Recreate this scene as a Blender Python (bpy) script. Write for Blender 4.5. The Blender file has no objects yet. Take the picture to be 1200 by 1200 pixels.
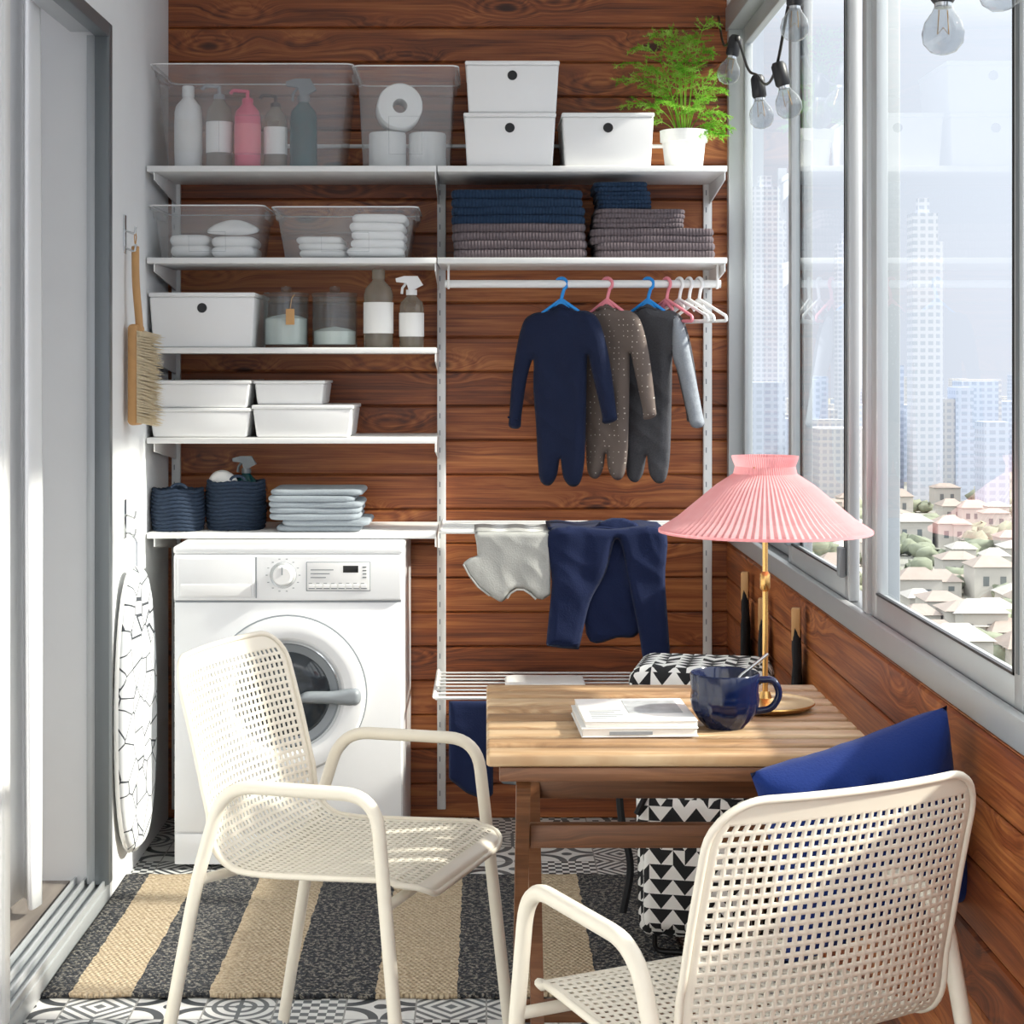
import bpy, bmesh, math, random
import numpy as np
from mathutils import Vector, Matrix, noise
random.seed(4)
SC=bpy.context.scene
COL=SC.collection
pi=math.pi
# ------------------------------------------------------------ materials
def lin(c):
    if isinstance(c,str):
        c=c.lstrip('#'); c=[int(c[i:i+2],16)/255 for i in (0,2,4)]
    return tuple((x/12.92 if x<=.04045 else ((x+.055)/1.055)**2.4) for x in c)+(1,)
class NT:
    def __init__(s,name):
        s.mat=bpy.data.materials.new(name); s.mat.use_nodes=True
        s.t=s.mat.node_tree; s.t.nodes.clear()
        s.out=s.t.nodes.new('ShaderNodeOutputMaterial')
    def n(s,typ,**kw):
        nd=s.t.nodes.new(typ)
        for k,v in kw.items(): setattr(nd,k,v)
        return nd
    def link(s,a,b): s.t.links.new(a,b)
    def put(s,sock,v):
        if isinstance(v,bpy.types.NodeSocket): s.link(v,sock)
        else: sock.default_value=v
    def m(s,op,a,b=0.0,c=0.0):
        nd=s.n('ShaderNodeMath',operation=op)
        s.put(nd.inputs[0],a); s.put(nd.inputs[1],b); s.put(nd.inputs[2],c)
        return nd.outputs[0]
    def coord(s,kind='Object'): return s.n('ShaderNodeTexCoord').outputs[kind]
    def sep(s,v):
        nd=s.n('ShaderNodeSeparateXYZ'); s.link(v,nd.inputs[0]); return nd.outputs
    def comb(s,x,y,z):
        nd=s.n('ShaderNodeCombineXYZ'); s.put(nd.inputs[0],x); s.put(nd.inputs[1],y); s.put(nd.inputs[2],z); return nd.outputs[0]
    def noise(s,vec,scale=5,detail=3,rough=.5,dist=0):
        nd=s.n('ShaderNodeTexNoise'); s.put(nd.inputs['Vector'],vec)
        nd.inputs['Scale'].default_value=scale; nd.inputs['Detail'].default_value=detail
        nd.inputs['Roughness'].default_value=rough; nd.inputs['Distortion'].default_value=dist
        return nd.outputs['Fac']
    def vor(s,vec,scale,feature='F1',rnd=1.0):
        nd=s.n('ShaderNodeTexVoronoi',feature=feature); s.put(nd.inputs['Vector'],vec)
        nd.inputs['Scale'].default_value=scale; nd.inputs['Randomness'].default_value=rnd
        return nd
    def ramp(s,fac,stops,interp='LINEAR'):
        nd=s.n('ShaderNodeValToRGB'); s.link(fac,nd.inputs[0]); cr=nd.color_ramp; cr.interpolation=interp
        while len(cr.elements)<len(stops): cr.elements.new(.5)
        for e,(p,c) in zip(cr.elements,stops): e.position=p; e.color=lin(c)
        return nd.outputs[0]
    def mix(s,fac,a,b):
        nd=s.n('ShaderNodeMix',data_type='RGBA'); s.put(nd.inputs[0],fac); s.put(nd.inputs[6],a); s.put(nd.inputs[7],b)
        return nd.outputs[2]
    def bsdf(s,color,rough=.5,metal=0,bump=None,bs=.3,bd=.002,**kw):
        b=s.n('ShaderNodeBsdfPrincipled'); s.put(b.inputs['Base Color'],color); s.put(b.inputs['Roughness'],rough)
        s.put(b.inputs['Metallic'],metal)
        for k,v in kw.items(): s.put(b.inputs[k.replace('_',' ')],v)
        if bump is not None:
            bn=s.n('ShaderNodeBump'); bn.inputs['Strength'].default_value=bs; bn.inputs['Distance'].default_value=bd
            s.link(bump,bn.inputs['Height']); s.link(bn.outputs[0],b.inputs['Normal'])
        return b
    def done(s,b):
        s.link(b.outputs[0],s.out.inputs[0]); return s.mat
def plain(name,c,rough=.5,metal=0,var=.06,nscale=8,bump=0,bscale=200,**kw):
    t=NT(name); co=t.coord(); f=t.noise(co,nscale,3)
    L=lin(c); a=tuple(x*(1-var) for x in L[:3])+(1,); b=tuple(min(1,x*(1+var)) for x in L[:3])+(1,)
    col=t.mix(f,a,b)
    bp=t.noise(co,bscale,2) if bump else None
    return t.done(t.bsdf(col,rough,metal,bp,bump,.001,**kw))
def wood_planks(name,pitch,cols,gx=1.0,off=0.0,kn=.85,pv=.16,st=(.28,.50,.74)):
    t=NT(name); x,y,z=t.sep(t.coord()); idx=t.m('FLOOR',t.m('DIVIDE',t.m('ADD',z,off),pitch))
    wn=t.n('ShaderNodeTexWhiteNoise',noise_dimensions='1D'); t.link(idx,wn.inputs['W'])
    xo=t.m('ADD',x,t.m('MULTIPLY',idx,3.71))
    vk=t.comb(t.m('MULTIPLY',xo,3.0),0.0,t.m('MULTIPLY',t.m('ADD',z,t.m('MULTIPLY',idx,.37)),8.5))
    warp=t.noise(t.comb(t.m('MULTIPLY',xo,14),0.0,t.m('MULTIPLY',z,30)),1,2)
    vd=t.vor(vk,1.0).outputs['Distance']; kd=t.m('ADD',vd,t.m('MULTIPLY',t.m('SUBTRACT',warp,.5),.10))
    def sstep(lo,hi):
        k=t.n('ShaderNodeMapRange',interpolation_type='SMOOTHSTEP'); t.link(kd,k.inputs[0]); k.inputs[1].default_value=lo; k.inputs[2].default_value=hi
        k.inputs[3].default_value=1; k.inputs[4].default_value=0; return k.outputs[0]
    knot=sstep(.03,.15); halo=sstep(.1,.5)
    zb_=t.m('ADD',t.m('MULTIPLY',z,34),t.m('MULTIPLY',halo,1.6))
    v1=t.comb(t.m('MULTIPLY',xo,1.8*gx),y,zb_); g=t.noise(v1,1.0,5,.6,1.1)
    v2=t.comb(t.m('MULTIPLY',xo,3*gx),y,t.m('ADD',t.m('MULTIPLY',z,210),t.m('MULTIPLY',halo,9))); g2=t.noise(v2,1.0,3,.65,.3)
    rings=t.m('MULTIPLY',t.m('SINE',t.m('MULTIPLY',kd,62)),t.m('MULTIPLY',sstep(.25,.42),.06))
    f=t.m('ADD',t.m('ADD',t.m('MULTIPLY',g,.58),t.m('MULTIPLY',g2,.44)),rings)
    f=t.m('ADD',f,t.m('MULTIPLY',t.m('SUBTRACT',wn.outputs[0],.5),pv))
    col=t.ramp(f,[(st[0],cols[0]),(st[1],cols[1]),(st[2],cols[2])])
    col=t.mix(t.m('MULTIPLY',knot,kn),col,lin(cols[3]))
    return t.done(t.bsdf(col,.45,0,f,.25,.002))
M={}
PW=.1005
M['wallwood']=wood_planks('stained_pine',PW,['#552712','#924e26','#bf7841','#28120a'],1.0,0,.92,.16,(.34,.51,.68))
M['teak']=wood_planks('acacia_wood',.07,['#8b6a4a','#b08c66','#d2b894','#6a4628'],1.6,.315,.4,.25,(.3,.5,.72))
M['teakd']=wood_planks('acacia_wood_dark',.5,['#4e311c','#73492c','#906848','#3a2010'],1.6,0,.4)
M['palewood']=plain('beech_wood','#c99a63',.5,var=.15,nscale=20)
M['white']=plain('white_powdercoat','#eeeeec',.38,var=.02)
M['whiteplastic']=plain('white_plastic','#f2f2f1',.3,var=.015)
M['enamel']=plain('white_enamel','#eff0f1',.2,var=.01)
M['wallpaint']=plain('white_wall_paint','#f0f1f1',.8,var=.03,bump=.25,bscale=60)
M['ceil']=plain('ceiling_paint','#f2f2f0',.85,var=.02)
M['chair']=plain('cream_steel','#e5decf',.42,var=.02)
M['alu']=plain('brushed_aluminium','#bcc0c2',.38,.4,var=.05)
M['aluD']=plain('dark_aluminium','#747a7d',.4,.4,var=.05)
M['chrome']=plain('chrome','#cfd2d4',.15,.9,var=.03)
M['brass']=plain('brass','#d9ad6a',.25,.85,var=.04)
M['black']=plain('black_plastic','#141416',.4,var=.1)
M['blackfab']=plain('black_webbing','#16171a',.85,var=.15,bump=.4,bscale=300)
M['darkglass']=plain('dark_glass','#30363c',.06,0,var=.3,nscale=14)
M['grey']=plain('grey_plastic','#8f959a',.4,var=.05)
M['pot']=plain('pot_ceramic','#f1f1ef',.35,var=.01)
M['soil']=plain('soil','#3a2a1c',.9,var=.3,nscale=60)
M['label']=plain('paper_label','#f0efec',.6,var=.02)
M['powder']=plain('detergent_powder','#e9e7e2',.9,var=.05,bump=.5,bscale=150)
M['blue']=plain('blue_plastic','#1f8fe0',.35,var=.03)
M['pinkp']=plain('pink_plastic','#ee8c98',.35,var=.03)
M['pinkb']=plain('pink_bottle','#dd6480',.35,var=.03)
M['pageW']=plain('paper_pages','#ece9e2',.8,var=.06,nscale=90)
M['paperroll']=plain('tissue_paper','#f0f0ee',.9,var=.04,bump=.4)
M['bristle']=plain('bristles','#e6d8ba',.8,var=.2,nscale=150,bump=.8)
M['curtain']=plain('curtain_cotton','#f0f1f1',.9,var=.02,bump=.2,bscale=400)
M['rope']=plain('navy_rope','#1f2f44',.85,var=.3,nscale=120,bump=.8,bscale=180)
def fabric(name,c,rib=0,var=.15,axis='x',bs=.5):
    t=NT(name); co=t.coord(); x,y,z=t.sep(co); f=t.noise(co,260,2); 
    L=lin(c); col=t.mix(f,tuple(v*(1-var) for v in L[:3])+(1,),tuple(min(1,v*(1+var)) for v in L[:3])+(1,))
    h=f
    if rib:
        w=t.m('SINE',t.m('MULTIPLY',x if axis=='x' else z,rib)); h=t.m('ADD',t.m('MULTIPLY',f,.5),w)
        col=t.mix(t.m('MULTIPLY',t.m('ADD',w,1),.22),col,tuple(v*.5 for v in L[:3])+(1,))
    b=t.bsdf(col,.9,0,h,bs,.0015); b.inputs['Sheen Weight'].default_value=.04; b.inputs['Specular IOR Level'].default_value=.2
    return t.done(b)
M['navy']=fabric('navy_jersey','#1b233c'); M['navyT']=fabric('navy_knit_towel','#22364f',700)
M['plumT']=fabric('grey_plum_knit_towel','#665c60',700)
M['char']=fabric('charcoal_jersey','#4c4c50',0,.3); M['lgrey']=fabric('light_grey_melange','#90959c',0,.2)
M['white_cloth']=fabric('white_cotton','#f2f1ef',0,.04); M['greycloth']=fabric('grey_linen','#99a1a8',0,.12)
M['royal']=fabric('royal_blue_cotton','#152b68',0,.1); M['navypants']=fabric('navy_pants_jersey','#182242',0,.12)
M['tshirt']=fabric('light_heather','#b2b2ae',0,.12)
def dotted():
    t=NT('taupe_dotted_jersey'); co=t.coord(); x,y,z=t.sep(co)
    v=t.comb(t.m('MULTIPLY',x,1.0),0.0,z); d=t.vor(v,66,'F1',.2).outputs['Distance']
    dot=t.m('LESS_THAN',d,.12)
    col=t.mix(dot,lin('#675b55'),lin('#c3bab1')); return t.done(t.bsdf(col,.9))
M['taupe']=dotted()
def thin(name,tint='#ffffff',rough=0.02,diff=0.0,dcol='#ffffff',k=1.0):
    t=NT(name); tr=t.n('ShaderNodeBsdfTransparent'); tr.inputs[0].default_value=lin(tint)
    gl=t.n('ShaderNodeBsdfGlossy'); gl.inputs['Roughness'].default_value=rough
    ge=t.n('ShaderNodeNewGeometry'); dt=t.n('ShaderNodeVectorMath',operation='DOT_PRODUCT'); t.link(ge.outputs['Normal'],dt.inputs[0]); t.link(ge.outputs['Incoming'],dt.inputs[1])
    cs=t.m('ABSOLUTE',dt.outputs['Value']); fr=t.m('MULTIPLY',t.m('ADD',t.m('MULTIPLY',t.m('POWER',t.m('SUBTRACT',1.0,cs),5.0),.96),.04),k)
    base=tr.outputs[0]
    if diff>0:
        df=t.n('ShaderNodeBsdfDiffuse'); df.inputs[0].default_value=lin(dcol)
        tl=t.n('ShaderNodeBsdfTranslucent'); tl.inputs[0].default_value=lin(dcol)
        m0=t.n('ShaderNodeMixShader'); m0.inputs[0].default_value=.5; t.link(df.outputs[0],m0.inputs[1]); t.link(tl.outputs[0],m0.inputs[2])
        m1=t.n('ShaderNodeMixShader'); nz=t.noise(t.coord(),12,2)
        t.link(t.m('MULTIPLY',t.m('ADD',nz,.5),diff),m1.inputs[0]); t.link(base,m1.inputs[1]); t.link(m0.outputs[0],m1.inputs[2]); base=m1.outputs[0]
    m2=t.n('ShaderNodeMixShader'); t.link(fr,m2.inputs[0]); t.link(base,m2.inputs[1]); t.link(gl.outputs[0],m2.inputs[2])
    t.link(m2.outputs[0],t.out.inputs[0]); return t.mat
M['pane']=thin('window_glass','#f4fafc',0.0,k=.75)
M['samla']=thin('frosted_clear_plastic','#fafcfd',.12,.19,'#ffffff',.8)
M['glass']=thin('clear_glass','#f2f6f6',.02,.04,'#e8eeee')
M['tealglass']=thin('teal_clear_plastic','#4a9c9c',.05,.5,'#1f8088')
M['bottleclear']=thin('clear_bottle_plastic','#ded8ca',.05,.32,'#dcd8ca')
M['bulb']=thin('bulb_glass','#dcdfe1',.01,.04,'#ffffff',1.3)
def shade_mat():
    t=NT('pink_pleated_fabric'); df=t.n('ShaderNodeBsdfDiffuse'); tl=t.n('ShaderNodeBsdfTranslucent'); nz=t.noise(t.coord(),40,2)
    c=t.mix(nz,lin('#efa9ae'),lin('#f5c1c3')); t.link(c,df.inputs[0]); t.link(c,tl.inputs[0])
    m=t.n('ShaderNodeMixShader'); m.inputs[0].default_value=.42; t.link(df.outputs[0],m.inputs[1]); t.link(tl.outputs[0],m.inputs[2]); t.link(m.outputs[0],t.out.inputs[0]); return t.mat
M['shade']=shade_mat()
def fern_mat():
    t=NT('fern_green'); nz=t.noise(t.coord(),25,2); c=t.ramp(nz,[(.3,'#5a9a2c'),(.5,'#8cc544'),(.7,'#b9e070')])
    df=t.n('ShaderNodeBsdfDiffuse'); tl=t.n('ShaderNodeBsdfTranslucent'); t.link(c,df.inputs[0]); t.link(c,tl.inputs[0])
    m=t.n('ShaderNodeMixShader'); m.inputs[0].default_value=.45; t.link(df.outputs[0],m.inputs[1]); t.link(tl.outputs[0],m.inputs[2]); t.link(m.outputs[0],t.out.inputs[0]); return t.mat
M['fern']=fern_mat()
def tile_mat():
    t=NT('patterned_cement_tile'); x,y,z=t.sep(t.coord()); T=.145
    X=t.m('DIVIDE',x,T); Y=t.m('DIVIDE',y,T)
    cx=t.m('FLOOR',X); cy=t.m('FLOOR',Y)
    fx=t.m('SUBTRACT',t.m('FRACT',X),.5); fy=t.m('SUBTRACT',t.m('FRACT',Y),.5)
    ax=t.m('ABSOLUTE',fx); ay=t.m('ABSOLUTE',fy); mx=t.m('MAXIMUM',ax,ay); mn=t.m('MINIMUM',ax,ay)
    r=t.m('SQRT',t.m('ADD',t.m('MULTIPLY',fx,fx),t.m('MULTIPLY',fy,fy)))
    dm=t.m('ADD',ax,ay)
    wn=t.n('ShaderNodeTexWhiteNoise',noise_dimensions='2D'); t.link(t.comb(cx,cy,0.0),wn.inputs['Vector']); R=wn.outputs['Value']
    A=t.m('GREATER_THAN',t.m('SINE',t.m('MULTIPLY',dm,31)),.1)
    B=t.m('MAXIMUM',t.m('GREATER_THAN',t.m('SINE',t.m('MULTIPLY',r,38)),.2),t.m('LESS_THAN',mn,.03))
    C=t.m('LESS_THAN',t.m('ABSOLUTE',t.m('SUBTRACT',t.m('SQRT',t.m('ADD',t.m('POWER',t.m('SUBTRACT',ax,.5),2.0),t.m('POWER',t.m('SUBTRACT',ay,.5),2.0))),.42)),.07)
    C=t.m('MAXIMUM',C,t.m('LESS_THAN',r,.1))
    D=t.m('GREATER_THAN',t.m('MULTIPLY',t.m('SINE',t.m('MULTIPLY',X,25.13)),t.m('SINE',t.m('MULTIPLY',Y,25.13))),0.0)
    s1=t.m('LESS_THAN',R,.3); s2=t.m('LESS_THAN',R,.55); s3=t.m('LESS_THAN',R,.82)
    def sel(c,a,b): return t.m('ADD',t.m('MULTIPLY',c,a),t.m('MULTIPLY',t.m('SUBTRACT',1.0,c),b))
    P=sel(s1,A,sel(s2,B,sel(s3,C,D)))
    wn2=t.n('ShaderNodeTexWhiteNoise',noise_dimensions='2D'); t.link(t.comb(cy,cx,0.0),wn2.inputs['Vector'])
    dark=t.ramp(wn2.outputs['Value'],[(0,'#3c4044'),(.5,'#5d6265'),(1,'#7d8081')],'CONSTANT')
    nz=t.noise(t.coord(),30,3); light=t.mix(nz,lin('#c9cac8'),lin('#dcdcd9'))
    col=t.mix(P,light,dark)
    col=t.mix(t.m('GREATER_THAN',mx,.487),col,lin('#8d8d8a'))
    return t.done(t.bsdf(col,.45,0,t.m('LESS_THAN',mx,.487),.3,.001))
M['tile']=tile_mat()
def tri_mat():
    t=NT('black_white_triangle_fabric'); u,v,w=t.sep(t.coord('UV')); T=.026
    X=t.m('DIVIDE',u,T); Y=t.m('DIVIDE',v,T*1.25); fx=t.m('FRACT',X); fy=t.m('FRACT',Y)
    par=t.m('MODULO',t.m('ABSOLUTE',t.m('FLOOR',X)),2.0)
    a=t.m('ADD',t.m('MULTIPLY',par,fx),t.m('MULTIPLY',t.m('SUBTRACT',1.0,par),t.m('SUBTRACT',1.0,fx)))
    wn=t.n('ShaderNodeTexWhiteNoise',noise_dimensions='2D'); t.link(t.comb(t.m('FLOOR',X),t.m('FLOOR',Y),0.0),wn.inputs['Vector'])
    fl=t.m('GREATER_THAN',wn.outputs['Value'],.7)
    p=t.m('GREATER_THAN',a,fy); p=t.m('ABSOLUTE',t.m('SUBTRACT',p,fl))
    return t.done(t.bsdf(t.mix(p,lin('#17181a'),lin('#e9e8e4')),.85))
M['tri']=tri_mat()
def crackle():
    t=NT('ironing_cover_fabric'); x,y,z=t.sep(t.coord()); d=t.vor(t.comb(x,0.0,z),14,'DISTANCE_TO_EDGE').outputs['Distance']
    return t.done(t.bsdf(t.mix(t.m('LESS_THAN',d,.024),lin('#dfe2e4'),lin('#44484e')),.85))
M['iron']=crackle()
def rug_mat():
    t=NT('woven_jute_stripe'); x,y,z=t.sep(t.coord())
    nz=t.noise(t.coord(),160,2); xx=t.m('ADD',x,t.m('MULTIPLY',t.m('SUBTRACT',t.noise(t.coord(),30,2),.5),.012))
    sp=[(0,'D'),(.055,'B'),(.185,'D'),(.345,'B'),(.510,'D'),(.695,'B'),(.865,'D'),(1.00,'B'),(1.16,'D')]
    nd=t.n('ShaderNodeValToRGB'); cr=nd.color_ramp; cr.interpolation='CONSTANT'
    while len(cr.elements)<len(sp): cr.elements.new(.5)
    for e,(p,k) in zip(cr.elements,sp): e.position=p/1.37; e.color=(0,0,0,1) if k=='D' else (1,1,1,1)
    t.link(t.m('DIVIDE',xx,1.37),nd.inputs[0])
    sy=t.m('SINE',t.m('MULTIPLY',y,520)); sx=t.m('SINE',t.m('ADD',t.m('MULTIPLY',x,520),t.m('MULTIPLY',t.m('FLOOR',t.m('MULTIPLY',y,83)),pi)))
    h=t.m('ADD',t.m('MULTIPLY',sx,sy),nz)
    sp2=t.noise(t.coord(),90,3,.7)
    be=t.ramp(sp2,[(.3,'#a18c72'),(.5,'#c8b495'),(.7,'#dccbb0')]); dk=t.ramp(sp2,[(.35,'#24262b'),(.52,'#383b41'),(.6,'#a09a8d'),(.66,'#404248')])
    return t.done(t.bsdf(t.mix(nd.outputs[0],dk,be),.95,0,h,.9,.004))
M['rug']=rug_mat()
def floorboards():
    t=NT('grey_oak_floor'); x,y,z=t.sep(t.coord()); v=t.comb(t.m('MULTIPLY',x,18),t.m('MULTIPLY',y,1.5),z); g=t.noise(v,1,4)
    col=t.ramp(g,[(.3,'#6a625b'),(.6,'#8f867d')]); col=t.mix(t.m('LESS_THAN',t.m('FRACT',t.m('MULTIPLY',x,7)),.03),col,lin('#3f3a36'))
    return t.done(t.bsdf(col,.4))
M['oak']=floorboards()
def facade(name,c,win,sx,sz):
    t=NT(name); u,v,w=t.sep(t.coord('UV')); fx=t.m('FRACT',t.m('DIVIDE',u,sx)); fz=t.m('FRACT',t.m('DIVIDE',v,sz))
    a=t.m('MULTIPLY',t.m('GREATER_THAN',fx,.35),t.m('GREATER_THAN',fz,.45)); nz=t.noise(t.coord(),.03,2)
    base=t.mix(nz,lin(c),tuple(min(1,q*1.1) for q in lin(c)[:3])+(1,))
    return t.done(t.bsdf(t.mix(a,base,lin(win)),.9,0,None,.3,.002,Specular_IOR_Level=.1))
M['fac1']=facade('hazed_tower_facade','#c9ccd5','#b9bfcb',3.5,3.2)  # distance haze is painted in: facades, roofs, trees and ground use paled colours
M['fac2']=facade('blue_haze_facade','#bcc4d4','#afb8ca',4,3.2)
M['fac3']=facade('hazed_cream_facade','#c8c7c9','#b7bac3',3,3)
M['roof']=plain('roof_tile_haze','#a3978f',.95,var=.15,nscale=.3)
M['housew']=plain('house_render_haze','#bab6b0',.9,var=.1,nscale=.2)
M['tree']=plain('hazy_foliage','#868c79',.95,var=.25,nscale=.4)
M['ground']=plain('city_ground_haze','#96958d',.95,var=.2,nscale=.03)
# ------------------------------------------------------------ mesh helpers
def setp(o,parent,loc,rot):
    if parent is not None: o.parent=parent
    o.location=loc; o.rotation_euler=rot
def mk(name,verts,faces,mat,parent=None,loc=(0,0,0),rot=(0,0,0),smooth=40):
    me=bpy.data.meshes.new(name); me.from_pydata([tuple(v) for v in verts],[],faces); me.update()
    if smooth:
        me.shade_smooth()
        if smooth<180: me.set_sharp_from_angle(angle=math.radians(smooth))
    if mat is not None: me.materials.append(mat)
    o=bpy.data.objects.new(name,me); COL.objects.link(o); setp(o,parent,loc,rot); return o
def group(name,loc=(0,0,0),rz=0,rx=0,ry=0):
    e=bpy.data.objects.new(name,None); e.empty_display_size=.05; COL.objects.link(e); e.location=loc; e.rotation_euler=(rx,ry,rz); return e
def frombm(bm,name,mat,parent,loc,rot,smooth=40):
    me=bpy.data.meshes.new(name); bmesh.ops.recalc_face_normals(bm,faces=bm.faces); bm.to_mesh(me); bm.free()
    if smooth: me.shade_smooth(); me.set_sharp_from_angle(angle=math.radians(smooth))
    me.materials.append(mat); o=bpy.data.objects.new(name,me); COL.objects.link(o); setp(o,parent,loc,rot); return o
def boxuv(o):
    me=o.data; uv=me.uv_layers.new(name='UVMap'); 
    for p in me.polygons:
        n=p.normal; a=max(range(3),key=lambda i:abs(n[i]))
        for li in p.loop_indices:
            c=me.vertices[me.loops[li].vertex_index].co
            uv.data[li].uv=((c.y,c.z) if a==0 else (c.x,c.z) if a==1 else (c.x,c.y))
    return o
def box(name,lo,hi,mat,parent=None,bev=.002,seg=2,taper=None,loc=(0,0,0),rot=(0,0,0)):
    bm=bmesh.new(); bmesh.ops.create_cube(bm,size=1)
    cx=[(lo[i]+hi[i])/2 for i in range(3)]; sz=[hi[i]-lo[i] for i in range(3)]
    for v in bm.verts:
        f=taper if (taper and v.co.z<0) else (1,1)
        v.co=Vector((cx[0]+v.co.x*sz[0]*f[0],cx[1]+v.co.y*sz[1]*f[1],cx[2]+v.co.z*sz[2]))
    if bev>0: bmesh.ops.bevel(bm,geom=bm.edges[:],offset=min(bev,min(sz)*.49),segments=seg,affect='EDGES',profile=.5)
    return frombm(bm,name,mat,parent,loc,rot)
def lathe(name,prof,mat,parent=None,loc=(0,0,0),rot=(0,0,0),seg=40,rf=None,smooth=40):
    V=[];F=[]
    n=len(prof)
    for i,(r,z) in enumerate(prof):
        for j in range(seg):
            a=2*pi*j/seg; rr=max(r,1e-5)*(rf(j,i) if rf else 1); V.append((rr*math.cos(a),rr*math.sin(a),z))
    for i in range(n-1):
        for j in range(seg):
            k=(j+1)%seg; F.append((i*seg+j,i*seg+k,(i+1)*seg+k,(i+1)*seg+j))
    return mk(name,V,F,mat,parent,loc,rot,smooth)
def cyl(name,r,p0,p1,mat,parent=None,seg=16):
    return tube(name,[p0,p1],r,mat,parent,seg)
def roundpath(pts,rad,n=6):
    P=[Vector(p) for p in pts]; out=[P[0]]
    for i in range(1,len(P)-1):
        a,b,c=P[i-1],P[i],P[i+1]; d1=(a-b); d2=(c-b); r=min(rad,d1.length*.45,d2.length*.45)
        s=b+d1.normalized()*r; e=b+d2.normalized()*r
        for k in range(n+1):
            t=k/n; out.append(s*(1-t)**2+b*2*t*(1-t)+e*t*t)
    out.append(P[-1]); return out
def tube_geo(pts,r,seg=10,closed=False):
    P=[Vector(p) for p in pts]; n=len(P); V=[];F=[]
    T=[]
    for i in range(n):
        if closed: t=P[(i+1)%n]-P[i-1]
        else: t=P[min(i+1,n-1)]-P[max(i-1,0)]
        if t.length<1e-9: t=Vector((0,0,1))
        T.append(t.normalized())
    u=T[0].orthogonal().normalized()
    for i in range(n):
        u=(u-T[i]*u.dot(T[i])); 
        if u.length<1e-6: u=T[i].orthogonal()
        u.normalize(); w=T[i].cross(u); rr=r[i] if isinstance(r,(list,tuple)) else r
        for j in range(seg):
            a=2*pi*j/seg; V.append(P[i]+u*math.cos(a)*rr+w*math.sin(a)*rr)
    for i in range(n if closed else n-1):
        for j in range(seg):
            k=(j+1)%seg; i2=(i+1)%n; F.append((i*seg+j,i*seg+k,i2*seg+k,i2*seg+j))
    if not closed:
        F.append(tuple(range(seg))[::-1]); F.append(tuple((n-1)*seg+j for j in range(seg)))
    return V,F
def tube(name,pts,r,mat,parent=None,seg=10,closed=False,loc=(0,0,0),rot=(0,0,0)):
    V,F=tube_geo(pts,r,seg,closed); return mk(name,V,F,mat,parent,loc,rot,50)
def tubes(name,lst,r,mat,parent=None,seg=8,loc=(0,0,0),rot=(0,0,0)):
    V=[];F=[]
    for pts in lst:
        v,f=tube_geo(pts,r,seg); o=len(V); V+=v; F+=[tuple(i+o for i in q) for q in f]
    return mk(name,V,F,mat,parent,loc,rot,50)
def catmull(pts,n=6,closed=False):
    P=[np.array(p,float) for p in pts]; N=len(P); out=[]
    rng=range(N) if closed else range(N-1)
    for i in rng:
        g=(lambda k:P[k%N]) if closed else (lambda k:P[min(max(k,0),N-1)])
        p0,p1,p2,p3=g(i-1),g(i),g(i+1),g(i+2)
        for k in range(n):
            t=k/n; out.append(.5*((2*p1)+(-p0+p2)*t+(2*p0-5*p1+4*p2-p3)*t*t+(-p0+3*p1-3*p2+p3)*t**3))
    if not closed: out.append(P[-1])
    return np.array(out)
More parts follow.
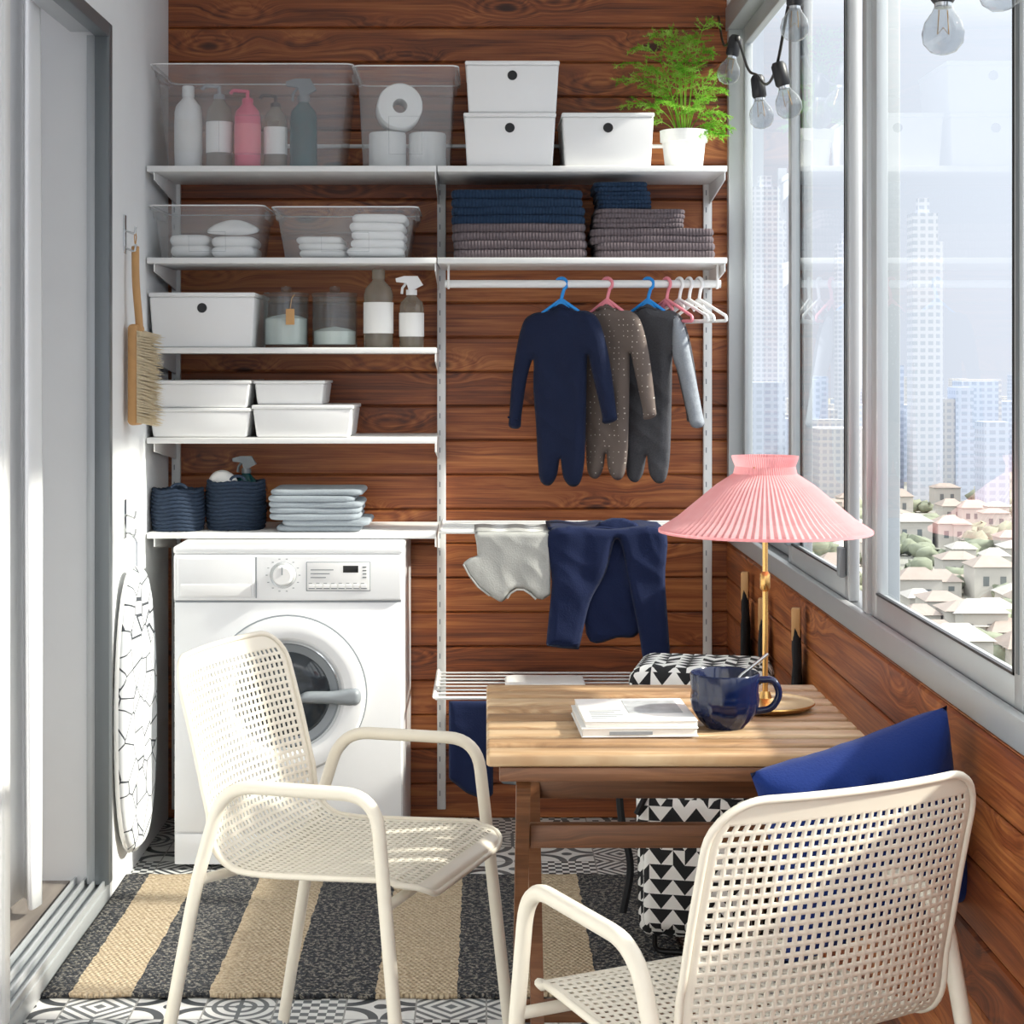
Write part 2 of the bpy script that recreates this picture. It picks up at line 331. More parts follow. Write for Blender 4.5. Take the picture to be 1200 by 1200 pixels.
def puffy(name,outline,mat,parent=None,loc=(0,0,0),rot=(0,0,0),cell=.006,thick=.012,R=.02,wr=.003,wf=(14,6),seed=0,n=5,smoothit=True,curve=None):
    poly=catmull(outline,n,True) if smoothit else np.array(outline,float)
    A=poly; B=np.roll(poly,-1,axis=0)
    lo=poly.min(0)-cell; hi=poly.max(0)+cell
    nx=int((hi[0]-lo[0])/cell)+2; nz=int((hi[1]-lo[1])/cell)+2
    gx,gz=np.meshgrid(lo[0]+cell*np.arange(nx),lo[1]+cell*np.arange(nz),indexing='ij'); P=np.stack([gx.ravel(),gz.ravel()],1)
    inside=np.zeros(len(P),bool); D=np.full(len(P),1e9); CP=np.zeros_like(P)
    for a,b in zip(A,B):
        if a[1]!=b[1]:
            c=((a[1]>P[:,1])!=(b[1]>P[:,1]))&(P[:,0]<(b[0]-a[0])*(P[:,1]-a[1])/(b[1]-a[1])+a[0]); inside^=c
        ab=b-a; L=ab@ab
        if L<1e-14: continue
        t=np.clip(((P-a)@ab)/L,0,1); q=a+t[:,None]*ab; d=np.hypot(*(P-q).T); mk_=d<D; D[mk_]=d[mk_]; CP[mk_]=q[mk_]
    ins=inside.reshape(nx,nz); faces=[]; cnt=np.zeros((nx,nz),int)
    f=ins[:-1,:-1]&ins[1:,:-1]&ins[1:,1:]&ins[:-1,1:]
    idx=np.argwhere(f)
    for i,j in idx:
        for a,b in ((0,0),(1,0),(1,1),(0,1)): cnt[i+a,j+b]+=1
    V=[];fm={};bk={}
    for i in range(nx):
        for j in range(nz):
            c=cnt[i,j]
            if c==0: continue
            k=i*nz+j
            if c<4:
                x,z=CP[k]; y=0 if curve is None else curve(x,z); V.append((x,y,z)); fm[(i,j)]=bk[(i,j)]=len(V)-1
            else:
                x,z=P[k]; h=thick*math.sqrt(min(1,D[k]/R)); w=0
                if wr:
                    nv=noise.noise(Vector((x*wf[0]+seed*7.3,z*wf[1],seed))); n2=1-abs(noise.noise(Vector((x*wf[0]*.8+z*9+seed*3.1,z*wf[1]*1.3,seed+5))))*2
                    w=wr*min(1,D[k]/R)*(nv*1.6+n2*.9)
                y0=0 if curve is None else curve(x,z)
                V.append((x,y0-h-w,z)); fm[(i,j)]=len(V)-1; V.append((x,y0+h*.6-w,z)); bk[(i,j)]=len(V)-1
    for i,j in idx:
        q=[(i,j),(i+1,j),(i+1,j+1),(i,j+1)]; faces.append(tuple(fm[t] for t in q)); r_=tuple(bk[t] for t in q)[::-1]
        if set(r_)!=set(faces[-1]): faces.append(r_)
    return mk(name,V,faces,mat,parent,loc,rot,180)
def sheet(name,fn,nu,nv,mat,parent=None,loc=(0,0,0),rot=(0,0,0),th=0):
    V=[fn(i/nu,j/nv) for i in range(nu+1) for j in range(nv+1)]
    F=[(i*(nv+1)+j,(i+1)*(nv+1)+j,(i+1)*(nv+1)+j+1,i*(nv+1)+j+1) for i in range(nu) for j in range(nv)]
    o=mk(name,V,F,mat,parent,loc,rot,180)
    if th: m=o.modifiers.new('sol','SOLIDIFY'); m.thickness=th; m.offset=0
    return o
def merge_boxes(name,lst,mat,parent=None):
    V=[];F=[]
    for (x0,y0,z0,x1,y1,z1) in lst:
        o=len(V); V+=[(x0,y0,z0),(x1,y0,z0),(x1,y1,z0),(x0,y1,z0),(x0,y0,z1),(x1,y0,z1),(x1,y1,z1),(x0,y1,z1)]
        F+=[tuple(o+i for i in f) for f in ((0,1,5,4),(1,2,6,5),(2,3,7,6),(3,0,4,7),(4,5,6,7))]
    o=mk(name,V,F,mat,parent,smooth=0); boxuv(o); return o
# ------------------------------------------------------------ ROOM SHELL
XL=-.93; XR=.703; YB=5.24; H=2.55; YN=-1.0
def plankwall(name,length,z0,z1,pitch,mat,loc,rot,zoff=0):
    V=[];F=[]
    z=math.floor(z0/pitch)*pitch
    while z<z1-1e-4:
        a=max(z,z0)+.0012; b=min(z+pitch,z1)-.0012
        if b-a>.004:
            c=.004; pr=[(a,.02),(a,c),(a+c,0),(b-c,0),(b,c),(b,.02)]
            o=len(V)
            for x in (0,length):
                for (zz,yy) in pr: V.append((x,yy,zz))
            for k in range(5): F.append((o+k,o+k+1,o+6+k+1,o+6+k)[::-1])
        z+=pitch
    o=len(V); V+=[(0,.012,z0),(length,.012,z0),(length,.012,z1),(0,.012,z1),(0,.07,z0),(length,.07,z0),(length,.07,z1),(0,.07,z1)]
    F+=[(o,o+1,o+2,o+3),(o+7,o+6,o+5,o+4),(o,o+4,o+5,o+1),(o+2,o+6,o+7,o+3),(o,o+3,o+7,o+4),(o+1,o+5,o+6,o+2)]
    return mk(name,V,F,mat,None,loc,rot,0)
plankwall('wall_back',XR-XL+.11,0,H,PW,M['wallwood'],(XL-.04,YB,0),(0,0,0))
plankwall('wall_right',YB-YN,0,.812,PW,M['wallwood'],(XR,YB,0),(0,0,-pi/2))
box('floor',(XL-.02,YN,-.08),(XR+.08,YB+.05,0),M['tile'],None,0)
box('ceiling',(XL-1.6,YN+.6,H),(XR+.08,YB+.07,H+.1),M['ceil'],None,0)
DH=2.165
g=group('wall_left')
box('panel_far',(XL-.1,4.43,0),(XL,YB,H),M['wallpaint'],g,0)
box('panel_lintel',(XL-.1,3.44,DH),(XL,4.43,H),M['wallpaint'],g,0)
box('panel_near',(XL-.1,YN,0),(XL,3.44,H),M['wallpaint'],g,0)
g=group('door_1')
box('jamb_far',(XL-.03,4.39,.05),(XL+.006,4.43,DH),M['aluD'],g,.003)
box('jamb_far_stop',(XL-.052,4.40,.05),(XL-.03,4.43,DH-.03),M['alu'],g,.002)
box('jamb_near',(XL-.09,3.44,.05),(XL+.006,3.48,DH),M['white'],g,.003)
box('head',(XL-.03,3.48,DH-.035),(XL+.006,4.39,DH),M['aluD'],g,.003)
box('head_inner',(XL-.09,3.48,DH-.025),(XL-.03,4.39,DH),M['alu'],g,.003)
g=group('trim_1')
box('threshold_base',(XL-.1,3.0,0.0),(XL-.001,4.43,.042),M['alu'],g,.003)
for i,x in enumerate((-.088,-.062,-.036,-.011)):
    box('track_rib_%d'%i,(XL+x,3.0,.04),(XL+x+.006,4.43,.06),M['alu'],g,.001)
box('floor_interior',(XL-1.6,1.0,-.02),(XL-.1,4.6,.05),M['oak'],None,0)
g=group('wall_interior')
box('panel',(XL-1.6,4.431,.05),(XL-.1,4.5,H),M['wallpaint'],g,0)
def cur(u,v):
    x=-.44+u*.44; y=.05*math.sin(u*44+.6*math.sin(v*3))+.02*math.sin(u*15+v*2); return (x*(1+.04*(1-v)),y,v*2.35)
sheet('curtain',cur,160,20,M['curtain'],None,(-1.030,4.14,.075),(0,0,.08),.002)
# ------------------------------------------------------------ windows
def win(name,y0,y1,xc,fr=.04,zb=.855,zt=2.3,t=.022):
    g=group(name,(xc,(y0+y1)/2,zb)); h=zt-zb; L=(y1-y0)/2
    box('stile_a',(-t/2,-L,0),(t/2,-L+fr,h),M['alu'],g,.003)
    box('stile_b',(-t/2,L-fr,0),(t/2,L,h),M['alu'],g,.003)
    box('rail_bottom',(-t/2,-L+fr,0),(t/2,L-fr,.045),M['alu'],g,.003)
    box('rail_top',(-t/2,-L+fr,h-.05),(t/2,L-fr,h),M['alu'],g,.003)
    box('gasket_a',(-t/2-.001,-L+fr,.045),(-t/2+.006,-L+fr+.005,h-.05),M['black'],g,0)
    box('gasket_b',(-t/2-.001,-L+fr,.045),(-t/2+.006,L-fr,.049),M['black'],g,0)
    box('pull_groove',(-t/2-.0015,-L+fr*.35,.05),(-t/2+.002,-L+fr*.65,h-.06),M['aluD'],g,0)
    mk('pane',[(0,-L+fr,.045),(0,L-fr,.045),(0,L-fr,h-.05),(0,-L+fr,h-.05)],[(0,1,2,3)],M['pane'],g)
win('window_1',4.20,5.195,.754)
win('window_2',3.55,4.26,.729)
win('window_3',2.40,3.34,.729)
win('window_4',1.3,2.46,.754)
win('window_5',-.9,1.3,.729)
g=group('trim_2')
box('sill_rail',(XR-.004,YN,.8125),(XR+.014,YB,.858),M['alu'],g,.003)
box('sill_base',(XR+.014,YN,.8125),(XR+.08,YB,.854),M['aluD'],g,.003)
box('head_rail',(XR-.004,YN,2.3),(XR+.08,YB,2.37),M['alu'],g,.003)
box('head_panel',(XR+.0,YN,2.37),(XR+.08,YB,H),M['wallpaint'],g,0)
box('corner_post',(XR-.0,5.2,.858),(XR+.07,5.239,2.3),M['alu'],g,.003)
box('mullion',(XR+.006,3.345,.858),(XR+.07,3.385,2.3),M['alu'],g,.004)
box('mullion_back',(XR+.035,3.39,.858),(XR+.07,3.46,2.3),M['aluD'],g,.004)
for i,y in enumerate((4.21,3.57)): box('sash_latch_%d'%i,(XR-.0,y,.90),(XR+.014,y+.03,.96),M['grey'],g,.004)
# ------------------------------------------------------------ outside city
ZG=-60
box('ground_outside',(-400,60,ZG-2),(1600,3500,ZG),M['ground'],None,0)
city=group('city_skyline')
tow=[]; tow2=[]; tow3=[]
for (a0,a1,d,zt) in ((.149,.164,1100,112),(.196,.206,1200,84),(.238,.252,800,70),(.205,.216,1700,50)):
    w=(a1-a0)*d; tow.append((a0*d,d,ZG,a1*d,d+w,zt)); tow.append((a0*d+w*.25,d+2,zt,a1*d-w*.3,d+w*.6,zt+7)); tow.append((a0*d+w*.1,d+2,ZG,a1*d+w*.25,d+w*.6,zt*.82))
for i in range(110):
    a=random.uniform(.12,.42); d=random.uniform(800,2400); w=random.uniform(14,34); hh=random.uniform(-40,-2)*(d/1200)
    (tow2 if i%2 else tow3).append((a*d,d,ZG,a*d+w,d+w,max(ZG+12,hh)))
for (a0,a1,d,zt) in ((.262,.272,820,-8),(.278,.292,760,-22),(.225,.233,840,2),(.176,.186,900,-5)):
    tow2.append((a0*d,d,ZG,a1*d,d+15,zt))
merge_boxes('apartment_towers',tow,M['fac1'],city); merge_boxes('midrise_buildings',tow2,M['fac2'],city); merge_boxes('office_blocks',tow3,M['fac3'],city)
def houses():
    V=[];F=[];mi=[]
    def quad(ps,m):
        o=len(V); V.extend(ps); F.append(tuple(range(o,o+len(ps)))); mi.append(m)
    for i in range(170):
        d=random.uniform(310,780); a=random.uniform(.12,.42); x=a*d; w=random.uniform(6,13); l=random.uniform(7,12); h=random.uniform(3.5,9); r=random.uniform(1.2,3); e=.6
        x0,x1,y0,y1=x,x+w,d,d+l; z0=ZG; z1=ZG+h; zr=z1+r; ym=(y0+y1)/2
        quad([(x0,y0,z0),(x1,y0,z0),(x1,y0,z1),(x0,y0,z1)],0); quad([(x0,y0,z0),(x0,y1,z0),(x0,y1,z1),(x0,y0,z1)],0); quad([(x1,y0,z0),(x1,y1,z0),(x1,y1,z1),(x1,y0,z1)],0)
        A=(x0-e,y0-e,z1);B=(x1+e,y0-e,z1);C=(x1+e,y1+e,z1);D=(x0-e,y1+e,z1);E=(x0+w*.3,ym,zr);G=(x1-w*.3,ym,zr)
        rm=1 if i%3 else 0
        quad([A,B,G,E],rm);quad([B,C,G],rm);quad([C,D,E,G],rm);quad([D,A,E],rm)
        for k in range(2):
            wx=x0+w*(.2+.4*k); quad([(wx,y0-.05,z0+h*.4),(wx+1.6,y0-.05,z0+h*.4),(wx+1.6,y0-.05,z0+h*.7),(wx,y0-.05,z0+h*.7)],2)
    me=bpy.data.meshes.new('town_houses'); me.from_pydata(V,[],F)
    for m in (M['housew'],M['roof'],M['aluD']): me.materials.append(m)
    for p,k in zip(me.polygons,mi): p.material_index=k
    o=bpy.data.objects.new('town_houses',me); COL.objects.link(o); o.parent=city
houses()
def trees():
    bm=bmesh.new()
    for i in range(420):
        d=random.uniform(310,850); a=random.uniform(.12,.42); r=random.uniform(1.6,4.0)
        m=Matrix.Translation((a*d,d,ZG+r*.9))@Matrix.Diagonal((r*1.2,r,r*.8,1)); 
        ret=bmesh.ops.create_icosphere(bm,subdivisions=2,radius=1,matrix=m)
        for v in ret['verts']:
            v.co+=Vector([noise.noise(v.co*.9+Vector((k*9,0,0)))*2.0 for k in range(3)])
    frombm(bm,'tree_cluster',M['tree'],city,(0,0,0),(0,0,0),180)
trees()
# ------------------------------------------------------------ SHELVING
Y0=4.88; Y1=5.236
Z1,Z2,Z3,Z4,Z5=1.868,1.618,1.373,1.127,.868
XA,XM,XE=-.925,-.135,.656
g=group('shelving_unit')
def shelf(n,x0,x1,z): 
    box(n,(x0,Y0,z-.016),(x1,Y1,z),M['white'],g,.002)
for n,z,both in (('1',Z1,1),('2',Z2,1),('3',Z3,0),('4',Z4,0),('5',Z5,0)):
    shelf('shelf_left_'+n,XA,XM-.0015,z)
    if both: shelf('shelf_right_'+n,XM+.0015,XE,z)
sl_=[]
for i,x in enumerate((-.905,XM+.004,.645)):
    box('upright_%d'%i,(x-.0125,5.222,.03),(x+.0125,5.2385,1.90),M['white'],g,.002)
    for k in range(36): sl_.append((x-.006,5.2212,.07+k*.05,x-.003,5.2225,.085+k*.05))
merge_boxes('upright_slots',sl_,M['grey'],g)
def bracket(n,x,z,dep=.34):
    V=[];t=.0015
    pr=[(5.222,-.001),(5.222,-.058),(5.21,-.058),(5.222-dep,-.022),(5.222-dep,-.001)]
    for s in (-t,t):
        for (y,dz) in pr: V.append((x+s,y,z-.016+dz))
    F=[(0,1,2,3,4),(9,8,7,6,5)]+[(k,(k+1)%5,5+(k+1)%5,5+k) for k in range(5)]
    mk(n,V,F,M['white'],g,smooth=0)
for i,z in enumerate((Z1,Z2,Z3,Z4,Z5)):
    bracket('bracket_l%d'%i,-.905,z); bracket('bracket_m%d'%i,XM-.004,z)
    if i<2: bracket('bracket_r%d'%i,.65,z)
YR=4.97; ZR=1.55
tube('clothes_rail',[(XM+.02,YR,ZR),(.65,YR,ZR)],.011,M['white'],g,14)
for i,x in enumerate((XM+.03,.64)): box('rail_hook_%d'%i,(x-.003,YR-.012,ZR-.014),(x+.003,YR+.012,Z2-.016),M['white'],g,.001)
tube('back_bar',[(-.60,5.2,1.96),(.62,5.2,1.96)],.006,M['white'],g,8)
def rack(n,z,x0,x1,yf,yb=5.215):
    fr=roundpath([(x0,yb,z),(x0,yf,z),(x1,yf,z),(x1,yb,z)],.02,5)
    tube(n+'_frame',fr,.005,M['white'],g,8)
    rods=[[(x0,yf+(yb-yf)*k/8,z+.002),(x1,yf+(yb-yf)*k/8,z+.002)] for k in range(1,8)]
    tubes(n+'_rods',rods,.0028,M['white'],g,6)
    for k,x in enumerate((x0+.006,x1-.006)): 
        tube(n+'_arm_%d'%k,[(x,yb,z-.006),(x,yf+.02,z-.006)],.004,M['white'],g,6)
rack('rack_upper',.872,XM+.01,.645,4.86)
rack('rack_lower',.437,XM-.005,.645,4.78)
# ------------------------------------------------------------ storage boxes
def kuggis(x,z,w,h,y=4.9,d=.32,rz=0,hole=True,name='white_storage_box'):
    g=group(name,(x,y+d/2,z+.0006),rz); t=.94
    box('body',(-w/2,-d/2,0),(w/2,d/2,h*.92),M['whiteplastic'],g,.006,3,(t,t))
    box('lid',(-w/2-.002,-d/2-.002,h*.92),(w/2+.002,d/2+.002,h),M['whiteplastic'],g,.004,3)
    if hole:
        yy=-d/2*(.98)-.0005
        lathe('finger_hole',[(0,.002),(.0125,.002),(.0135,0)],M['black'],g,(0,yy-.001,h*.72),(pi/2,0,0),24)
    return g
kuggis(.064,Z1,.25,.147); kuggis(.071,Z1+.147,.255,.142); kuggis(.333,Z1,.25,.147)
kuggis(-.778,Z3,.288,.15)
def lowbox(x,z,w,h,y=4.9,d=.26):
    g=group('white_lidded_box',(x,y+d/2,z+.0006)); 
    box('body',(-w/2,-d/2,0),(w/2,d/2,h*.88),M['whiteplastic'],g,.006,3,(.93,.94))
    box('lid',(-w/2-.003,-d/2-.003,h*.88),(w/2+.003,d/2+.003,h),M['whiteplastic'],g,.003,3)
lowbox(-.783,Z4,.275,.08,4.89,.3); lowbox(-.783,Z4+.0805,.275,.075,4.89,.3)
lowbox(-.502,Z4,.272,.088,4.89,.3); lowbox(-.54,Z4+.0885,.19,.066,4.91,.25)
def clearbox(x,z,w,h,y,d,name='clear_storage_box'):
    g=group(name,(x,y+d/2,z+.0006))
    def ring(s,zz,wo=0): 
        a=w/2*s+wo; b=d/2*s+wo; r=.025; P=[]
        for cx,cy,a0 in ((a-r,b-r,0),(-a+r,b-r,pi/2),(-a+r,-b+r,pi),(a-r,-b+r,3*pi/2)):
            for k in range(5): an=a0+k*pi/8; P.append((cx+r*math.cos(an),cy+r*math.sin(an),zz))
        return P
    rs=[ring(.885,.0),ring(.885,.006),ring(.97,h-.035),ring(.97,h-.034,.006),ring(.985,h-.012,.006),ring(.985,h-.011,.012),ring(.99,h,.012),ring(.985,h,.002)]
    V=[];F=[]
    for R in rs: V+=R
    n=20
    for i in range(len(rs)-1):
        for j in range(n): k=(j+1)%n; F.append((i*n+j,i*n+k,(i+1)*n+k,(i+1)*n+j))
    F.append(tuple(range(n))[::-1]); mk('shell',V,F,M['samla'],g)
    for s in (-1,1): box('handle_%d'%(s+1),(s*(w/2+.004)-.006,-.05,h-.03),(s*(w/2+.004)+.006,.05,h-.008),M['samla'],g,.004)
    rim=[(p[0],p[1],h-.001) for p in ring(.99,h,.012)]
    tube('rim_edge',rim,.0018,M['whiteplastic'],g,6,True)
    fw=w*.17; lo_=h*.12; hi_=h*.5
    tube('label_frame',[(-fw,-d/2*.90-.003,lo_),(fw,-d/2*.90-.003,lo_),(fw,-d/2*.935-.003,hi_),(-fw,-d/2*.935-.003,hi_)],.0010,M['samla'],g,5,True)
    return g
clearbox(-.64,Z1,.535,.277,4.885,.335); clearbox(-.221,Z1,.268,.272,4.885,.335)
clearbox(-.763,Z2,.295,.142,4.885,.30); clearbox(-.386,Z2,.38,.138,4.885,.30)
def bottle(name,x,y,z,r,h,mat,cap,capmat,lab=None):
    g=group(name,(x,y,z+.0012)); 
    lathe('body',[(0,0),(r*.95,0),(r,.006),(r,h*.68),(r*.9,h*.76),(r*.42,h*.86),(r*.38,h*.9),(0,h*.9)],mat,g,seg=28)
    if cap=='cap': lathe('cap',[(0,h*.88),(r*.45,h*.88),(r*.45,h),(r*.4,h*1.01),(0,h*1.01)],capmat,g,seg=20)
    if cap=='pump':
        lathe('collar',[(0,h*.88),(r*.45,h*.88),(r*.42,h*.94),(r*.15,h*.95),(r*.15,h*1.05),(0,h*1.05)],capmat,g,seg=20)
        tube('nozzle',roundpath([(0,0,h*1.04),(-r*1.1,-r*.2,h*1.05),(-r*1.3,-r*.2,h*1.0)],.005),.005,capmat,g,8)
    if cap=='spray':
        lathe('collar',[(0,h*.88),(r*.45,h*.88),(r*.45,h*.97),(0,h*.97)],capmat,g,seg=20)
        V=[];pr=[(-r*1.25,h*1.10),(-r*1.3,h*1.16),(-r*.6,h*1.2),(r*.5,h*1.2),(r*.95,h*1.05),(r*.75,h*1.03),(r*.2,h*.97),(-r*.25,h*.97),(-r*.4,h*1.08)]
        for s in (-.008,.008):
            for (a,b) in pr: V.append((a,s,b))
        n=len(pr); F=[tuple(range(n)),tuple(range(n,2*n))[::-1]]+[(k,n+k,n+(k+1)%n,(k+1)%n) for k in range(n)]
        mk('sprayer',V,F,capmat,g,smooth=0)
        tube('trigger',[(-r*.45,0,h*1.08),(-r*.75,0,h*1.0),(-r*.8,0,h*.9)],.004,capmat,g,6)
    if lab: lathe('label',[(r+.0008,h*.18),(r+.0008,h*.58)],lab,g,seg=28)
zb=Z1+.005
bottle('cleaning_bottle',-.83,4.99,zb,.038,.225,M['whiteplastic'],'cap',M['whiteplastic'],M['label'])
bottle('cleaning_bottle',-.742,4.98,zb,.036,.215,M['bottleclear'],'pump',M['grey'],M['label'])
bottle('pink_cleaner_bottle',-.661,4.96,zb,.036,.20,M['pinkb'],'pump',M['pinkb'],M['pinkp'])
bottle('soap_bottle',-.586,4.98,zb,.032,.19,M['bottleclear'],'pump',M['black'],M['label'])
bottle('green_spray_bottle',-.508,4.98,zb,.038,.205,M['tealglass'],'spray',M['aluD'])
def roll(x,y,z,r,L,rot=(0,0,0)):
    g=group('toilet_paper_roll',(x,y,z)); g.rotation_euler=rot
    lathe('paper',[(.02,-L/2),(r-.003,-L/2),(r,-L/2+.004),(r,L/2-.004),(r-.003,L/2),(.02,L/2),(.02,-L/2)],M['paperroll'],g,seg=36)
roll(-.278,5.04,Z1+.004+.055,.052,.10); roll(-.166,5.05,Z1+.004+.055,.052,.10); roll(-.245,5.02,Z1+.175,.063,.12,(pi/2,0,.1))
def slab(name,w,d,h,mat,parent,loc,seed,i,amp=.002,crease=0):
    r=h/2; cr=min(.025,w/4); out=[]
    nper=10
    a=w/2; b=d/2
    corners=((a-cr,b-cr,0),(-a+cr,b-cr,pi/2),(-a+cr,-b+cr,pi),(a-cr,-b+cr,3*pi/2))
    for ci,(cx,cy,a0) in enumerate(corners):
        for k in range(5): an=a0+k*pi/8; out.append((cx+cr*math.cos(an),cy+cr*math.sin(an)))
        nx_,ny_,na=corners[(ci+1)%4]; e0=out[-1]; e1=(nx_+cr*math.cos(na),ny_+cr*math.sin(na))
        for k in range(1,nper): t=k/nper; out.append((e0[0]*(1-t)+e1[0]*t,e0[1]*(1-t)+e1[1]*t))
    n=len(out); V=[];F=[]
    ins=[]
    if crease:
        for base in (-r/2,r/2):
            for k in range(7):
                an=-pi/2+pi*k/6; ins.append((r*.5*(1-math.cos(an))*.6,base+r*.5*math.sin(an)))
    else:
        for k in range(9):
            an=-pi/2+pi*k/8; ins.append((r*(1-math.cos(an)),r*math.sin(an)))
    ins=[(r*4,-r)]+ins+[(r*4,r)]
    for (q,zz) in ins:
        for (x,y) in out:
            sx=max(0,(a-q))/a; sy=max(0,(b-q))/b; X=x*sx; Y=y*sy
            nn=noise.noise(Vector((X*9+seed,Y*9,i*3.1))); n2=noise.noise(Vector((X*14+seed,Y*14,i*5.1+9)))
            V.append((X+nn*amp*1.5,Y+n2*amp*2,zz+r+nn*amp))
    R=len(ins)
    for k in range(R-1):
        for j in range(n): jj=(j+1)%n; F.append((k*n+j,k*n+jj,(k+1)*n+jj,(k+1)*n+j))
    F.append(tuple(range(n))[::-1]); F.append(tuple((R-1)*n+j for j in range(n)))
    return mk(name,V,F,mat,parent,loc,smooth=70)
def bundle(name,x,y,z,w,d,h,mat,seed=0,n=3,jit=.03,crease=0):
    g=group(name,(x,y,z)); rnd=random.Random(seed); lh=h/n
    for i in range(n):
        ww=w*(1-rnd.uniform(0,jit)); dd=d*(1-rnd.uniform(0,jit)); ox=rnd.uniform(-.5,.5)*jit*w
        slab('layer_%d'%(i+1),ww,dd,lh*1.04,mat[i] if isinstance(mat,list) else mat,g,(ox,0,lh*i),seed,i,min(.003,lh*.09),crease)
    return g
bundle('diaper_stack',-.82,5.03,Z2+.006,.11,.2,.06,M['white_cloth'],3,2)
bundle('cloth_stack',-.70,5.02,Z2+.006,.12,.2,.055,M['white_cloth'],5,2)
puffy('diaper',[(-.07,0),(-.05,.045),(0,.06),(.05,.045),(.07,.01),(.02,-.01)],M['white_cloth'],None,(-.70,4.96,Z2+.072),(-.9,0,.1),.006,.012,.02,.003,(30,30))
bundle('diaper_stack',-.455,5.03,Z2+.006,.13,.2,.055,M['white_cloth'],7,3,.1)
bundle('cloth_stack',-.30,5.02,Z2+.006,.165,.22,.115,M['white_cloth'],9,5,.12)
def T(name,x,z,w,h,n,mat,seed,d=.27,y=5.04,jit=.03,crease=1): return bundle(name,x,y,z+.0012,w,d,h,mat,seed,n,jit,crease)
P,Nv=M['plumT'],M['navyT']
T('folded_towel_stack',.088,Z2,.372,.186,4,[P,P,Nv,Nv],11)
T('folded_towel_stack',.462,Z2,.34,.08,2,P,15)
T('folded_towel_stack',.42,Z2+.083,.255,.05,2,P,16,.25,5.03,.06)
T('folded_towel_stack',.375,Z2+.136,.155,.072,3,Nv,17,.2,5.02,.08)
T('folded_cloth_stack',-.46,Z5,.262,.115,7,M['greycloth'],19,.24,5.0,.16,0)
def jar(x,fill):
    g=group('glass_jar',(x,5.0,Z3+.0008)); r=.061;h=.14
    lathe('glass',[(0,.002),(r,.002),(r+.002,.008),(r+.002,h),(r-.001,h),(r-.001,.008),(0,.006)],M['glass'],g)
    lathe('lid',[(0,h+.012),(r+.003,h+.012),(r+.004,h+.006),(r+.003,h+.0005),(0,h+.0005)],M['glass'],g)
    lathe('knob',[(0,h+.012),(.008,h+.012),(.016,h+.02),(.014,h+.03),(0,h+.032)],M['glass'],g,seg=20)
    lathe('detergent_powder',[(0,.009),(r-.003,.009),(r-.003,fill),(r*.6,fill+.008),(0,fill+.014)],M['powder'],g)
jar(-.559,.08); jar(-.423,.045)
g=group('wooden_tag',(-.54,4.93,Z3+.085),.0); box('tag',(-.012,-.001,-.022),(.012,.001,.022),M['palewood'],g,.001); tube('string',[(0,0,.02),(.004,.003,.05),(.012,.004,.062)],.001,M['palewood'],g,5)
bottle('detergent_bottle',-.30,4.98,Z3,.041,.215,M['bottleclear'],'cap',M['bottleclear'],M['label'])
bottle('spray_bottle',-.208,4.98,Z3,.034,.165,M['bottleclear'],'spray',M['whiteplastic'],M['label'])
def basket(x,y,z,r,h,n):
    g=group('crochet_basket',(x,y,z+.0005)); V=[];F=[]
    rr=h/n/2; NK=72
    for i in range(n):
        R=r*(.96+.06*math.sin(pi*(i+.5)/n))
        pts=[(R*math.cos(2*pi*k/NK)*(1+.015*math.sin(k*.45+i*.5)),R*math.sin(2*pi*k/NK),rr*(2*i+1)+.0025*math.sin(k*.35+1)) for k in range(NK)]
        rad=[rr*(1.15+.22*math.sin(k*pi/1.5+(i%2)*pi)) for k in range(NK)]
        v,f=tube_geo(pts,rad,8,True); o=len(V); V+=v; F+=[tuple(a+o for a in q) for q in f]
    o=len(V)
    for zz in (rr,h-rr):
        V+=[(r*.985*math.cos(2*pi*k/NK),r*.985*math.sin(2*pi*k/NK),zz) for k in range(NK)]
    F+=[(o+k,o+(k+1)%NK,o+NK+(k+1)%NK,o+NK+k) for k in range(NK)]; F.append(tuple(range(o,o+NK)))
    mk('coils',V,F,M['rope'],g,smooth=60)
    tube('rim_loop',[(r*.2+.02*math.cos(a_),-r*.98,h+.004+.012*math.sin(a_)) for a_ in np.linspace(0,pi,9)],.004,M['rope'],g,6)
    return g
basket(-.855,4.97,Z5,.068,.115,11); basket(-.70,5.01,Z5,.078,.135,13)
bottle('teal_spray_bottle',-.675,5.04,Z5+.02,.03,.15,M['tealglass'],'spray',M['aluD'])
puffy('cleaning_cloth',[(-.04,0),(-.03,.03),(0,.04),(.03,.025),(.04,0),(0,-.02)],M['white_cloth'],None,(-.735,5.0,Z5+.125),(-.2,0,0),.005,.015,.02,.004,(40,40))
